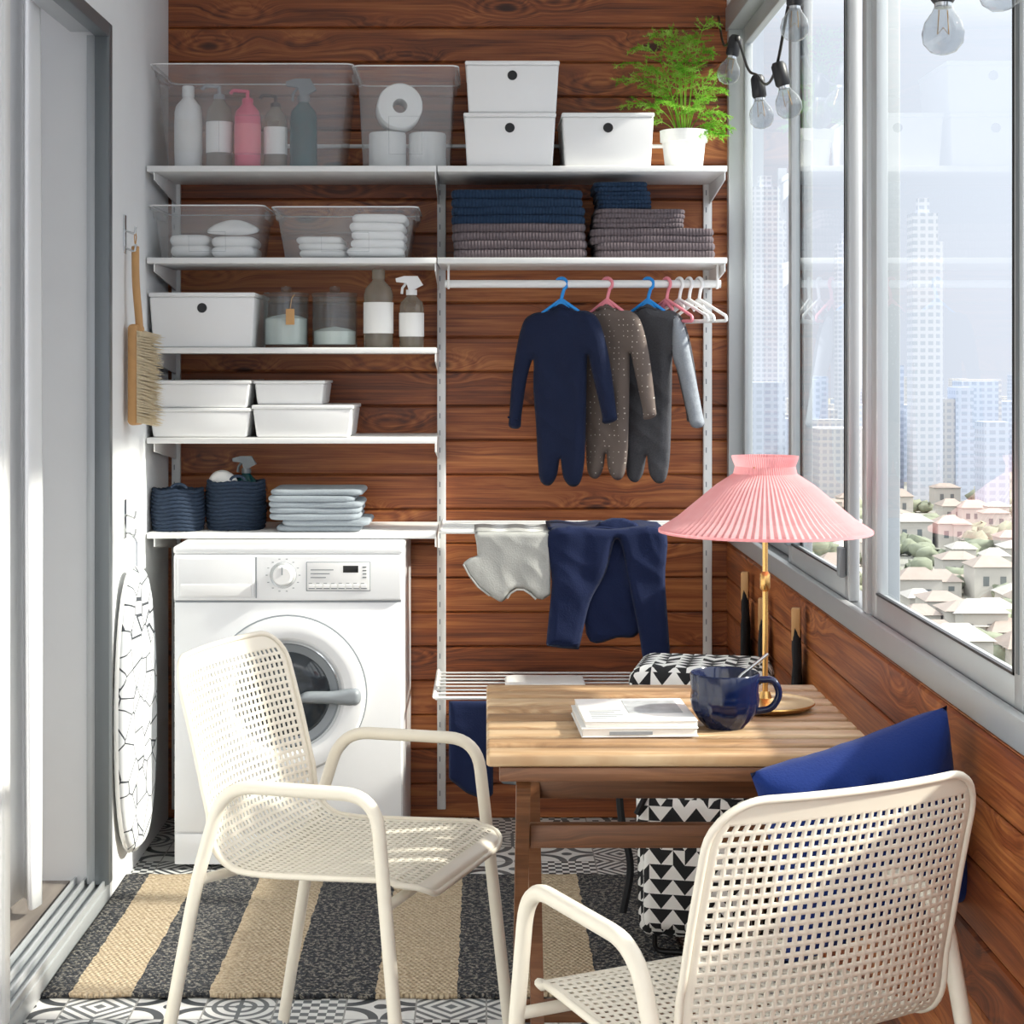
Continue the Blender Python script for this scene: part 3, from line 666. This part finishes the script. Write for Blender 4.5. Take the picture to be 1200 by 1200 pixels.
# ------------------------------------------------------------ fern
g=group('potted_fern',(.553,5.02,Z1+.0006))
lathe('pot',[(0,0),(.048,0),(.052,.004),(.06,.078),(.066,.08),(.067,.112),(.062,.112),(.06,.1),(.0,.1)],M['pot'],g)
lathe('soil',[(0,.102),(.059,.101)],M['soil'],g,seg=20)
def fern():
    rnd=random.Random(5); V=[];F=[]; st=[]
    tips=[(-.185,.0,.18),(-.17,-.05,.09),(-.14,.03,.29),(-.05,-.03,.33),(.03,.02,.31),(.08,-.02,.27),(.12,.02,.15),(.115,-.04,.06),(-.12,-.07,.2),(.0,-.08,.2),(.06,-.09,.10),(-.07,-.1,.09),(-.175,-.03,.04),(.02,.05,.33),(.11,-.05,.18),(-.18,.04,.24),(.1,-.06,-.01),(-.04,-.06,.27),(-.09,-.02,.14),(.02,-.1,.07),(-.02,-.04,.2),(.125,-.03,.02),(.09,.0,.37),(-.09,.0,.33)]
    def seg_q(a,b,w,up):
        d=(b-a); s=d.cross(up); 
        if s.length<1e-6: s=Vector((1,0,0))
        s=s.normalized()*w; o=len(V); V.extend([a-s,a+s,b]); F.append((o,o+1,o+2))
    for tx,ty,tz in tips:
        a=Vector((tx*.1,ty*.1,.1)); c=Vector((tx*.35,ty*.35,.1+tz*.9+.03)); b=Vector((tx,ty,.1+tz*.85))
        pts=[a*(1-t)**2+c*2*t*(1-t)+b*t*t for t in [k/16 for k in range(17)]]; st.append(pts)
        for k in range(6,17):
            p=pts[k]; tan=(pts[k]-pts[k-1]).normalized(); side=tan.cross(Vector((0,-.5,1))).normalized()
            for s in (-1,1):
                L=.046*(1-(k-6)/13)*rnd.uniform(.6,1.25)+.010
                dr=(side*s*.9+tan*.7+Vector((rnd.uniform(-.3,.3),rnd.uniform(-.5,.3),rnd.uniform(-.35,.25)))).normalized()
                e=p+dr*L; e.z-=L*.2
                seg_q(p,e,.0008,Vector((0,1,0)))
                nn=int(L/.0045)
                for q in range(1,nn+1):
                    o=p.lerp(e,q/nn)
                    for w in range(3):
                        dd=(dr*.5+Vector((rnd.uniform(-1,1),rnd.uniform(-1,1),rnd.uniform(-1,1)))).normalized()*rnd.uniform(.006,.010)
                        seg_q(o,o+dd,.0010,Vector((rnd.uniform(-1,1),1,rnd.uniform(-1,1))))
    mk('foliage',V,F,M['fern'],g,smooth=0); tubes('stems',st,.0011,M['fern'],g,5)
fern()
# ------------------------------------------------------------ clothes
U=1/424
def px(l): return [(a*U,b*U) for a,b in l]
def hanger(name,x,y,z,rz,mat,w=.13):
    g=group(name,(x,y,z),rz); r=.0165
    hook=[(r*math.cos(a),0,r*math.sin(a)) for a in np.linspace(math.radians(200),math.radians(-60),14)]
    hook+= [(.003,0,-.03),(0,0,-.045)]
    tube('hook',hook,.0048,mat,g,8)
    body=roundpath([(0,0,-.042),(w,0,-.092),(w*1.02,0,-.105),(-w*1.02,0,-.105),(-w,0,-.092),(0,0,-.042)],.012,5)
    tube('arms',body,.0045,mat,g,8)
    puffy('shoulder_plate',[(-.034,-.072),(-.012,-.046),(0,-.036),(.012,-.046),(.034,-.072),(.026,-.078),(0,-.060),(-.026,-.078)],mat,g,(0,0,0),(0,0,0),.003,.005,.006,0,smoothit=False)
    return g
ons=[(0,-8),(14,0),(30,2),(42,14),(52,52),(60,112),(60,124),(46,128),(44,116),(34,72),(29,52),(28,90),(27,140),(25,176),(20,196),(10,199),(2,188),(-1,168),(-5,188),(-13,199),(-23,194),(-26,172),(-28,130),(-31,90),(-31,56),(-38,78),(-44,118),(-46,134),(-58,133),(-58,120),(-54,70),(-44,18),(-32,4),(-14,1)]
def onesie(name,x,rz,mat,scale=1.0,seed=0,hm=None,sl=None):
    g=hanger(name,x,YR,ZR+.0,rz,hm,.075)
    o=[(a*scale*1.1,-b*scale) for a,b in ons]
    puffy('garment',px(o),mat,g,(0,-.002,-.072),(0,0,0),.0045,.014,.022,.0040,(18,7),seed)
    nk=roundpath([(-13*U,-.008,-.073),(-6*U,-.013,-.064),(6*U,-.013,-.064),(13*U,-.008,-.073)],.01,4)
    tube('neckband',nk,.003,mat,g,6)
    # cuffs
    tube('cuff_left',[(-59*U*scale*1.1,-.004,-.072-122*U*scale),(-46*U*scale*1.1,-.012,-.072-124*U*scale)],.0035,mat,g,6)
    if sl:
        q=[(34,8),(46,20),(56,60),(68,118),(70,132),(56,134),(50,118),(40,76),(32,50)]
        puffy('right_sleeve',px([(a*scale*1.05,-b*scale) for a,b in q]),sl,g,(.0,-.014,-.072),(0,0,0),.0045,.014,.018,.003,(22,9),seed+3)
    return g
onesie('baby_bodysuit_on_hanger',.208,-.42,M['navy'],1.04,1,M['blue'])
onesie('baby_bodysuit_on_hanger',.335,-.62,M['taupe'],1.0,2,M['pinkp'])
onesie('baby_bodysuit_on_hanger',.448,-.55,M['char'],1.02,3,M['blue'],M['lgrey'])
hanger('child_hanger',.50,YR,ZR,-1.0,M['pinkp'],.11)
for i,(x,a) in enumerate(((.535,-1.05),(.562,-1.15),(.59,-1.1))): hanger('child_hanger',x,YR,ZR,a,M['whiteplastic'],.13)
g=group('tshirt_drying',(-.055,4.845,.874))
ts=[(9,0),(60,0),(97,0),(97,72),(88,78),(80,76),(74,70),(66,65),(57,65),(50,70),(46,77),(40,81),(28,74),(14,64),(3,50),(-4,36),(4,30),(13,27),(12,14)]
puffy('body',px([(a,-b) for a,b in ts]),M['tshirt'],g,(0,0,0),(0,0,0),.004,.006,.012,.0030,(18,9),4,smoothit=False)
tube('collar',[(a*U,-.006,-b*U) for a,b in ((47,76),(51,70),(58,66),(66,66),(74,71),(80,77))],.0028,M['tshirt'],g,6)
tube('sleeve_hem',[(a*U,-.004,-b*U) for a,b in ((-3,37),(4,50),(14,63),(27,73))],.0026,M['tshirt'],g,6)
sheet('top_fold',lambda u,v:(.022+u*.205,v*.20,.002*math.sin(u*14)),16,8,M['tshirt'],g,(0,0,0),(0,0,0),.005)
pn=[(2,0),(70,0),(132,0),(134,60),(140,148),(138,153),(112,155),(104,120),(92,60),(84,20),(76,14),(66,50),(48,84),(36,134),(32,138),(0,134),(-2,128),(4,60)]
g=group('trousers_drying',(.167,4.843,.882)); 
puffy('legs',px([(a,-b) for a,b in pn]),M['navypants'],g,(0,0,0),(0,0,0),.005,.010,.02,.0045,(16,8),6)
puffy('back_panel',px([(50,-2),(110,-2),(108,-112),(80,-126),(44,-122)]),M['navypants'],g,(0,.022,0),(0,0,0),.005,.005,.02,.004,(16,8),8)
tube('cuff_left',[(x*U,-.011,-131*U-.0*x) for x in (1,12,24,34)],.003,M['navypants'],g,6)
tube('cuff_right',[(x*U,-.011,-148*U) for x in (112,124,138)],.003,M['navypants'],g,6)
def cz(u,v): return ((.0+u*.315),(.0+v*.22),.0+.003*math.sin(u*17))
sheet('top_fold',cz,20,8,M['navypants'],g,(0,0,0),(0,0,0),.006)
puffy('navy_cloth_drying',px([(0,0),(50,0),(50,-106),(40,-112),(20,-104),(0,-88)]),M['navypants'],None,(-.10,4.765,.432),(0,0,0),.006,.006,.012,.003,(16,9),12,smoothit=False)
puffy('grey_cloth_drying',px([(0,0),(82,0),(84,-98),(70,-102),(0,-96)]),M['greycloth'],None,(.04,4.80,.430),(0,0,0),.006,.006,.015,.003,(16,9),13,smoothit=False)
bundle('dish_towel_drying',.16,4.95,.444,.22,.16,.012,M['white_cloth'],21,1)
# ------------------------------------------------------------ left wall things
g=group('cleaning_brush',(-.905,4.62,1.60),-.15)
tube('handle',roundpath([(0,.0,0.03),(.004,-.01,-.06),(.01,0,-.16),(.012,0,-.2)],.05,6),.010,M['palewood'],g,10)
tube('loop',[(0,0,.03),(0,.008,.055),(0,0,.07),(0,-.008,.055),(0,0,.03)],.0015,M['palewood'],g,5)
box('brush_block',(-.012,-.034,-.43),(.016,.034,-.17),M['palewood'],g,.012,4)
V=[];F=[]
rb=random.Random(3)
for i in range(34):
    for j in range(9):
        y=-.03+.06*j/8; z=-.19-.23*i/33; o=len(V); dx=.065+rb.uniform(-.006,.006); s=.0034; fy=y*1.25+rb.uniform(-.003,.003); fz=z-.012+rb.uniform(-.004,.004)
        V+=[(.014,y-s,z),(.014,y+s,z),(dx,fy,fz),(.014,y,z-s),(.014,y,z+s)]; F+=[(o,o+1,o+2),(o+3,o+4,o+2)]
mk('bristles',V,F,M['bristle'],g,smooth=0)
def wallhook(x,y,z):
    g=group('wall_hook',(x,y,z)); box('plate',(0,-.012,-.05),(.004,.012,.05),M['chrome'],g,.001)
    tube('hook',roundpath([(.003,0,.01),(.028,0,.0),(.03,0,.02)],.008,4),.003,M['chrome'],g,6)
    tube('hook_lower',roundpath([(.003,0,-.035),(.028,0,-.045),(.03,0,-.025)],.008,4),.003,M['chrome'],g,6)
wallhook(XL,4.6,1.66); wallhook(XL,4.6,.93)
out=[]
for k in range(28):
    a=2*pi*k/28; c,s=math.cos(a),math.sin(a); out.append((.155*math.copysign(abs(c)**.75,c)*(1-.12*max(0,s)),.365*math.copysign(abs(s)**.8,s)))
g=group('ironing_board',(-.898,4.60,.445),pi/2-.11)
puffy('padded_cover',out,M['iron'],g,(0,0,0),(0,0,0),.008,.014,.02,0,(10,10),3,2)
tube('edge_frame',[(x*.99,.004,z*.99) for x,z in out],.006,M['white'],g,6,True)
tube('hanging_hook',roundpath([(0,0,.36),(0,.0,.43),(0,.02,.45)],.02,4),.003,M['chrome'],g,6)
# ------------------------------------------------------------ washing machine
g=group('washing_machine',(-.52,4.96,0)); W=.30; Fy=-.26
box('body',(-W,Fy+.004,.012),(W,.262,.835),M['enamel'],g,.008,3)
box('top',(-W-.001,Fy-.004,.829),(W+.001,.264,.85),M['enamel'],g,.007,3)
box('control_panel',(-W+.001,Fy-.010,.708),(W-.001,Fy+.02,.828),M['enamel'],g,.006,3)
box('front_panel',(-W+.002,Fy-.004,.10),(W-.002,Fy+.01,.703),M['enamel'],g,.004,2)
box('kick_panel',(-W+.002,Fy-.003,.015),(W-.002,Fy+.01,.096),M['enamel'],g,.004,2)
box('panel_gap',(-W+.004,Fy-.001,.702),(W-.004,Fy+.01,.709),M['grey'],g,0)
box('drawer',(-W+.01,Fy-.014,.715),(-.085,Fy,.822),M['enamel'],g,.006,3)
box('drawer_grip',(-W+.02,Fy-.016,.72),(-.095,Fy-.012,.752),M['whiteplastic'],g,.004,3)
box('drawer_gap',(-.084,Fy-.0115,.715),(-.081,Fy,.822),M['grey'],g,0)
lathe('dial',[(0,.024),(.022,.024),(.025,.02),(.027,.0)],M['whiteplastic'],g,(-.012,Fy-.010,.775),(pi/2,0,0),32)
lathe('dial_ring',[(.027,.0),(.034,.002),(.035,0)],M['chrome'],g,(-.012,Fy-.010,.775),(pi/2,0,0),32)
box('dial_mark',(-.0135,Fy-.036,.778),(-.0105,Fy-.033,.798),M['grey'],g,0)
merge_boxes('dial_ticks',[(-.012+.043*math.cos(a)-.0025,Fy-.0112,.775+.043*math.sin(a)-.001,-.012+.043*math.cos(a)+.0025,Fy-.010,.775+.043*math.sin(a)+.001) for a in [k/14*2*pi for k in range(14)]],M['grey'],g)
box('display_frame_line',(.048,Fy-.0112,.733),(.217,Fy-.008,.810),M['grey'],g,.002)
box('display_frame',(.05,Fy-.0125,.735),(.215,Fy-.008,.808),M['whiteplastic'],g,.003)
box('display',(.145,Fy-.0135,.782),(.185,Fy-.012,.800),M['black'],g,.001)
merge_boxes('buttons',[(.056+k*.0195,Fy-.0155,.742,.070+k*.0195,Fy-.012,.750) for k in range(8)],M['whiteplastic'],g)
merge_boxes('legends',[(.055+k*.0195,Fy-.013,.7395,.071+k*.0195,Fy-.0122,.7415) for k in range(8)]+[(.055+k*.0195,Fy-.013,.753,.064+k*.0195,Fy-.0122,.7545) for k in range(8)]+[(.196,Fy-.0135,.768+k*.009,.206,Fy-.012,.771+k*.009) for k in range(4)]+[(.06,Fy-.0135,.768+k*.01,.10+.01*k,Fy-.012,.770+k*.01) for k in range(3)],M['aluD'],g)
DC=(0,Fy-.004,.463)
lathe('door_gap',[(.208,0),(.208,.001),(.2,.001)],M['grey'],g,DC,(pi/2,0,0),64)
lathe('door_ring',[(.203,.0),(.205,.015),(.198,.030),(.175,.038),(.152,.032),(.143,.018),(.142,.002)],M['enamel'],g,DC,(pi/2,0,0),64)
lathe('door_inner_ring',[(.143,.018),(.136,.022),(.131,.012)],M['chrome'],g,DC,(pi/2,0,0),64)
lathe('door_seal',[(.133,.013),(.12,.009),(.11,.006)],M['grey'],g,DC,(pi/2,0,0),64)
lathe('door_glass',[(.112,.006),(.10,.016),(.07,.022),(.03,.025),(0,.026)],M['darkglass'],g,DC,(pi/2,0,0),64)
hd=[(.03,-.008),(.05,-.018),(.12,-.02),(.175,-.024),(.192,-.012),(.192,.012),(.175,.022),(.12,.014),(.05,.012)]
puffy('door_handle',hd,M['grey'],g,(0,Fy-.04,.463),(0,0,0),.004,.012,.012,0)
for i,(x,y) in enumerate(((-.25,-.2),(.25,-.2),(-.25,.2),(.25,.2))): cyl('foot_%d'%i,.02,(x,y,0),(x,y,.014),M['black'],g)
# ------------------------------------------------------------ rug
g=group('striped_rug',(-.928,3.74,.001))
def rg(u,v): return (u*1.37,v*.88+.004*math.sin(u*60),.006+.0015*math.sin(u*9+v*7))
sheet('weave',rg,120,60,M['rug'],g,(0,0,0),(0,0,0),.009)
# ------------------------------------------------------------ table
g=group('slatted_table',(.31,3.085,0)); TZ=.72; a=.31; b=.315
n=9; p=2*b/n
for k in range(n):
    y0=-b+k*p; box('slat_%d'%(k+1),(-a,-.011,y0+.012),(a,.011,y0+p-.012),M['teak'],g,.006,3,None,(0,0,TZ-.011),(-pi/2,0,0))
for i,x in enumerate((-.25,-.02,.21)): box('batten_%d'%(i+1),(x,-b+.03,TZ-.047),(x+.04,b-.03,TZ-.0225),M['teakd'],g,.003)
box('apron_front',(-a+.02,-b+.014,TZ-.045),(a-.02,-b+.032,TZ-.0225),M['teakd'],g,.003)
def beam(n,p0,p1,w,t,mat):
    p0=Vector(p0);p1=Vector(p1);d=(p1-p0).normalized(); s=Vector((1,0,0)); s=(s-d*s.dot(d)).normalized(); q=d.cross(s)
    V=[c+s*(i*t/2)+q*(j*w/2) for c in (p0,p1) for i,j in ((-1,-1),(1,-1),(1,1),(-1,1))]
    F=[(0,3,2,1),(4,5,6,7),(0,1,5,4),(1,2,6,5),(2,3,7,6),(3,0,4,7)]; return mk(n,V,F,mat,g,smooth=0)
for i,s in enumerate((-1,1)):
    beam('leg_outer_%d'%i,(s*.252,-.27,TZ-.047),(s*.252,.26,.006),.038,.022,M['teakd'])
    beam('leg_inner_%d'%i,(s*.225,.25,TZ-.047),(s*.225,-.26,.006),.038,.022,M['teakd'])
for nme,y,z in (('stretcher_front',-.175,.56),('stretcher_back',.16,.56),('stretcher_low_front',-.2,.14),('stretcher_low_back',.2,.14)):
    box(nme,(-.24,y-.012,z-.019),(.24,y+.012,z+.019),M['teakd'],g,.003)
g=group('magazine_stack',(.245,3.0,TZ+.0006),.04)
box('book_pages',(-.093,-.098,.001),(.093,.1,.013),M['pageW'],g,.001); box('book_cover_top',(-.095,-.1,.013),(.095,.102,.015),M['label'],g,.0008)
box('book_cover_bottom',(-.095,-.1,0),(.095,.102,.0015),M['label'],g,.0005)
box('magazine',(-.088,-.095,.0155),(.094,.10,.024),M['pageW'],g,.001); box('magazine_cover',(-.089,-.096,.0242),(.095,.101,.0255),M['label'],g,.0005)
M['print']=plain('magazine_print','#b4b8ba',.6,var=.5,nscale=40)
box('cover_picture',(-.01,-.03,.0256),(.08,.08,.0262),M['print'],g,0)
merge_boxes('cover_text',[(-.075,-.07+k*.012,.0256,-.075+.03+.012*(k%3),-.066+k*.012,.0260) for k in range(6)]+[(-.05,-.1005,.004,.02,-.0995,.009)],M['grey'],g)
M['cobalt']=plain('navy_glaze','#101b3c',.12,var=.1)
g=group('coffee_mug',(.397,2.985,TZ+.0006))
def flute(j,i): return 1+(.03*abs(math.sin(j*pi/4)) if 2<=i<=6 else 0)
lathe('cup',[(0,0),(.032,0),(.034,.004),(.044,.014),(.053,.03),(.056,.045),(.055,.055),(.0555,.060),(.058,.088),(.056,.091),(.054,.088),(.052,.05),(.045,.02),(0,.01)],M['cobalt'],g,seg=64,rf=flute)
tube('handle',roundpath([(.052,0,.078),(.082,-.004,.08),(.092,-.005,.055),(.078,-.004,.03),(.05,0,.026)],.02,6),.006,M['cobalt'],g,10)
lathe('coffee',[(0,.07),(.0525,.07)],M['soil'],g)
tube('spoon',[(-.01,.0,.04),(.03,.01,.085),(.075,.02,.118)],.003,M['chrome'],g,8)
g=group('table_lamp',(.49,3.15,TZ+.0006))
lathe('base',[(0,.0),(.070,.0),(.080,.004),(.087,.010),(.086,.0125),(.078,.011),(.03,.013),(.012,.018),(.008,.03),(0,.03)],M['brass'],g,seg=48)
cyl('pole',.005,(0,0,.02),(0,0,.42),M['brass'],g)
lathe('joint',[(.005,.205),(.009,.21),(.009,.235),(.005,.24)],M['brass'],g,seg=16)
NP=176
def pleat(j,i): return 1+(.014 if j%2 else -.014)
lathe('shade',[(.058,.443),(.057,.438),(.052,.425),(.055,.412),(.085,.392),(.12,.362),(.153,.334),(.178,.318),(.185,.312)],M['shade'],g,seg=NP,rf=pleat,smooth=0)
lathe('shade_rim',[(.181,.311),(.187,.309),(.187,.314)],M['shade'],g,seg=60)
lathe('socket',[(0,.43),(.016,.43),(.016,.38),(.0,.38)],M['brass'],g,seg=16)
tubes('shade_spokes',[[(0,0,.415),(.053*math.cos(a_),.053*math.sin(a_),.425)] for a_ in (0,2*pi/3,4*pi/3)],.0015,M['brass'],g,5)
# ------------------------------------------------------------ chairs
def chair(x,y,rz):
    g=group('perforated_armchair',(x,y,0),rz); mt=M['chair']
    prof=catmull([(.208,.425),(.203,.437),(.185,.446),(.14,.449),(0,.441),(-.11,.437),(-.165,.447),(-.205,.48),(-.228,.54),(-.255,.65),(-.285,.76),(-.298,.80)],14)
    sl=np.concatenate([[0],np.cumsum(np.hypot(*np.diff(prof,axis=0).T))]); L=sl[-1]
    nu,nv=30,int(L/.0138)
    def pt(u,v):
        s=v*L; yy=float(np.interp(s,sl,prof[:,0])); zz=float(np.interp(s,sl,prof[:,1]))
        Wd=.207+.004*math.sin(v*pi); R=.065; t=min(s,L-s)
        if t<R: Wd-=R-math.sqrt(max(0,R*R-(R-t)**2))
        xx=(u*2-1)*Wd; k=max(0,min(1,(v-.45)/.2)); q=(xx/.207)**2
        yy+=.03*k*q; zz+=.006*(1-k)*q*(1 if v>.08 else 0)
        return Vector((xx,yy,zz))
    vv=[0,.004,.010]+[ .02+ (1-.04)*k/(nv-4) for k in range(nv-3)]+[.990,.996,1]
    V=[];F=[];id_={}
    for i in range(nu+1):
        for j,v in enumerate(vv): id_[(i,j)]=len(V); V.append(pt(i/nu,v))
    hf=.56
    for i in range(nu):
        for j in range(len(vv)-1):
            q=[id_[(i,j)],id_[(i+1,j)],id_[(i+1,j+1)],id_[(i,j+1)]]
            if 1<=i<nu-1 and 4<=j<len(vv)-5:
                c=sum((V[k] for k in q),Vector())/4; inn=[]
                for k in q: inn.append(len(V)); V.append(c+(V[k]-c)*hf)
                for k in range(4): F.append((q[k],q[(k+1)%4],inn[(k+1)%4],inn[k]))
            else: F.append(tuple(q))
    o=mk('perforated_seat_shell',V,F,mt,g,smooth=60)
    m=o.modifiers.new('s','SOLIDIFY'); m.thickness=.0022; m.offset=0
    fv=[.0,.0015,.004,.008,.014,.022,.034,.05,.065]; mid=[.08+.84*k/50 for k in range(51)]
    vl=fv+mid+[1-q for q in fv[::-1]]
    rim=[pt(1,v) for v in vl]+[pt(1-i/16,1) for i in range(1,16)]+[pt(0,v) for v in vl[::-1]]+[pt(i/16,0) for i in range(1,16)]
    tube('rim',rim,.0055,mt,g,8,True)
    for i,s in enumerate((-1,1)):
        path=roundpath([(s*.262,.20,.0),(s*.243,.135,.605),(s*.243,-.15,.60),(s*.238,-.205,.43),(s*.255,-.285,.0)],.06,8)
        tube('side_frame_%d'%i,path,.0118,mt,g,12)
        cyl('foot_front_%d'%i,.013,(s*.262,.20,0),(s*.262,.20,.012),M['grey'],g,10); cyl('foot_back_%d'%i,.013,(s*.255,-.285,0),(s*.255,-.285,.012),M['grey'],g,10)
    tube('crossbar_front',[(-.246,.153,.42),(.246,.153,.42)],.009,mt,g,10)
    tube('crossbar_back',[(-.238,-.203,.43),(-.1,-.17,.422),(.1,-.17,.422),(.238,-.203,.43)],.009,mt,g,10)
    return g
chair(-.228,3.26,math.radians(-110))
chair(.335,2.47,math.radians(27))
def cushion(loc,rot,S=.20):
    g=group('blue_cushion',loc); g.rotation_euler=rot
    V=[];F=[];n=36
    for s in (-1,1):
        for i in range(n+1):
            for j in range(n+1):
                u=i/n*2-1;v=j/n*2-1; e=(1-u**4)*(1-v**4)
                k=.06*max(0,e)**.45; nn=noise.noise(Vector((u*2.5,v*2.5,s)))*.014*e+(.5-abs(noise.noise(Vector((u*3+v*2,v*4-u,s+4)))))*.024*e
                V.append((u*S*(1-.09*(1-v*v)),s*(k+nn),v*S*(1-.09*(1-u*u))))
    N=(n+1)**2
    for s in (0,1):
        for i in range(n):
            for j in range(n):
                a=s*N+i*(n+1)+j; q=(a,a+n+1,a+n+2,a+1); F.append(q if s==0 else q[::-1])
    o=mk('cover',V,F,M['royal'],g,smooth=180)
    bm=bmesh.new(); bm.from_mesh(o.data); bmesh.ops.remove_doubles(bm,verts=bm.verts,dist=.0005); bm.to_mesh(o.data); bm.free(); o.data.shade_smooth()
cushion((.55,2.60,.64),(math.radians(12),math.radians(-15),math.radians(14)),.158)
# ------------------------------------------------------------ patterned shopping bag
g=group('patterned_shopping_bag',(.49,4.06,0),math.radians(-12))
boxuv(box('bag_body',(-.145,-.11,.05),(.145,.11,.56),M['tri'],g,.03,4,(.94,.94)))
boxuv(box('lid_flap',(-.155,-.125,.52),(.155,.12,.655),M['tri'],g,.035,4,(1.03,1.03)))
boxuv(box('front_pocket',(-.12,-.145,.08),(.12,-.10,.33),M['tri'],g,.02,3))
boxuv(box('pocket_flap',(-.13,-.155,.31),(.13,-.10,.375),M['tri'],g,.018,3))
for i,s in enumerate((-1,1)):
    tube('strap_%d'%i,roundpath([(s*.09,-.132,.52),(s*.10,-.15,.40),(s*.13,-.165,.34)],.03),.007,M['blackfab'],g,6)
    tube('side_strap_%d'%i,roundpath([(s*.15,-.05,.55),(s*.185,-.07,.42),(s*.175,-.08,.30),(s*.15,-.08,.2),(s*.17,-.09,.1)],.04),.009,M['blackfab'],g,6)
    lathe('wheel_%d'%i,[(0,-.012),(.05,-.012),(.055,-.006),(.055,.006),(.05,.012),(0,.012)],M['black'],g,(s*.13,.10,.056),(0,pi/2,0),24)
tube('front_stand',roundpath([(-.1,-.08,.06),(-.1,-.08,.016),(.1,-.08,.016),(.1,-.08,.06)],.02),.006,M['black'],g,8)
def pouch(y,z,s=1.0):
    g=group('hanging_brush_pouch',(XR-.02,y,z),-.22)
    box('wooden_peg',(-.012,-.014*s,-.075*s),(.008,.014*s,.0),M['palewood'],g,.003)
    puffy('black_pouch',[(-.014,0),(.014,0),(.05*s,-.10*s),(.085*s,-.21*s),(.0,-.23*s),(-.07*s,-.2*s),(-.045*s,-.09*s)],M['blackfab'],g,(-.004,0,-.045*s),(0,0,pi/2),.006,.012,.015,.002,(20,8),int(y*10),3)
pouch(4.72,.78,1.0); pouch(4.42,.75,1.05); pouch(3.94,.79,.95)
# ------------------------------------------------------------ string lights
g=group('string_lights')
cord=catmull([(.67,5.17,2.33),(.65,4.9,2.20),(.648,4.65,2.175),(.65,4.45,2.06),(.65,4.3,2.02),(.65,4.15,1.975),(.65,4.0,2.0),(.645,3.75,2.13),(.64,3.3,2.2),(.645,2.85,2.05),(.65,2.55,1.885),(.65,2.37,1.90),(.66,1.8,2.1),(.68,1.2,2.3)],8)
tube('cord',[tuple(c) for c in cord],.0035,M['black'],g,6)
def bulb(x,y,z,tx=0,ty=0):
    b=bpy.data.objects.new('bulb_assembly',None); COL.objects.link(b); b.parent=g; b.location=(x,y,z); b.rotation_euler=(tx,ty,0)
    lathe('socket',[(0,0),(.012,0),(.017,-.008),(.0175,-.05),(.014,-.055),(0,-.055)],M['black'],b,seg=18)
    lathe('bulb_cap',[(0,-.05),(.0125,-.05),(.0125,-.062),(0,-.062)],M['chrome'],b,seg=16)
    lathe('bulb_glass',[(.0125,-.06),(.016,-.068),(.026,-.082),(.030,-.098),(.028,-.113),(.018,-.125),(.006,-.129),(0,-.1295)],M['bulb'],b,seg=24)
    tube('filament',[(-.006,0,-.065),(-.008,0,-.1),(0,0,-.09),(.008,0,-.1),(.006,0,-.065)],.0009,M['brass'],b,4)
bulb(.648,4.65,2.18,0,.2); bulb(.65,4.3,2.02,0,-.1); bulb(.65,4.0,2.0,0,-.25); bulb(.645,3.75,2.13,0,0); bulb(.65,2.55,1.893); bulb(.65,2.37,1.915,0,-.3); bulb(.642,3.3,2.2)
# ------------------------------------------------------------ light & world
w=bpy.data.worlds.new('World'); SC.world=w; w.use_nodes=True; nt=w.node_tree; nt.nodes.clear()
o=nt.nodes.new('ShaderNodeOutputWorld'); bg=nt.nodes.new('ShaderNodeBackground'); tc=nt.nodes.new('ShaderNodeTexCoord'); sp=nt.nodes.new('ShaderNodeSeparateXYZ'); cr=nt.nodes.new('ShaderNodeValToRGB')
nt.links.new(tc.outputs['Generated'],sp.inputs[0]); nt.links.new(sp.outputs[2],cr.inputs[0])
e=cr.color_ramp.elements; e[0].position=0; e[0].color=(.42,.43,.475,1); e[1].position=.6; e[1].color=(1.27,1.25,1.24,1)
e2=cr.color_ramp.elements.new(.18); e2.color=(.46,.48,.53,1)
e3=cr.color_ramp.elements.new(.30); e3.color=(1.17,1.15,1.14,1)
nt.links.new(cr.outputs[0],bg.inputs[0]); bg.inputs[1].default_value=2.0; nt.links.new(bg.outputs[0],o.inputs[0])
s=bpy.data.lights.new('sun','SUN'); s.energy=6.0; s.angle=math.radians(2.5); s.color=(1,.92,.80)
so=bpy.data.objects.new('sun',s); COL.objects.link(so); d=Vector((-.85,.10,-.58)); so.rotation_euler=d.to_track_quat('-Z','Y').to_euler()
# ------------------------------------------------------------ camera
c=bpy.data.cameras.new('camera'); c.sensor_width=36; c.lens=63; c.shift_x=.025; c.shift_y=-.1417; c.clip_end=5000; c.clip_start=.05
co=bpy.data.objects.new('camera',c); COL.objects.link(co); co.location=(0,0,1.32); co.rotation_euler=(pi/2,0,0); SC.camera=co
SC.view_settings.view_transform='Standard'; SC.view_settings.exposure=0.24
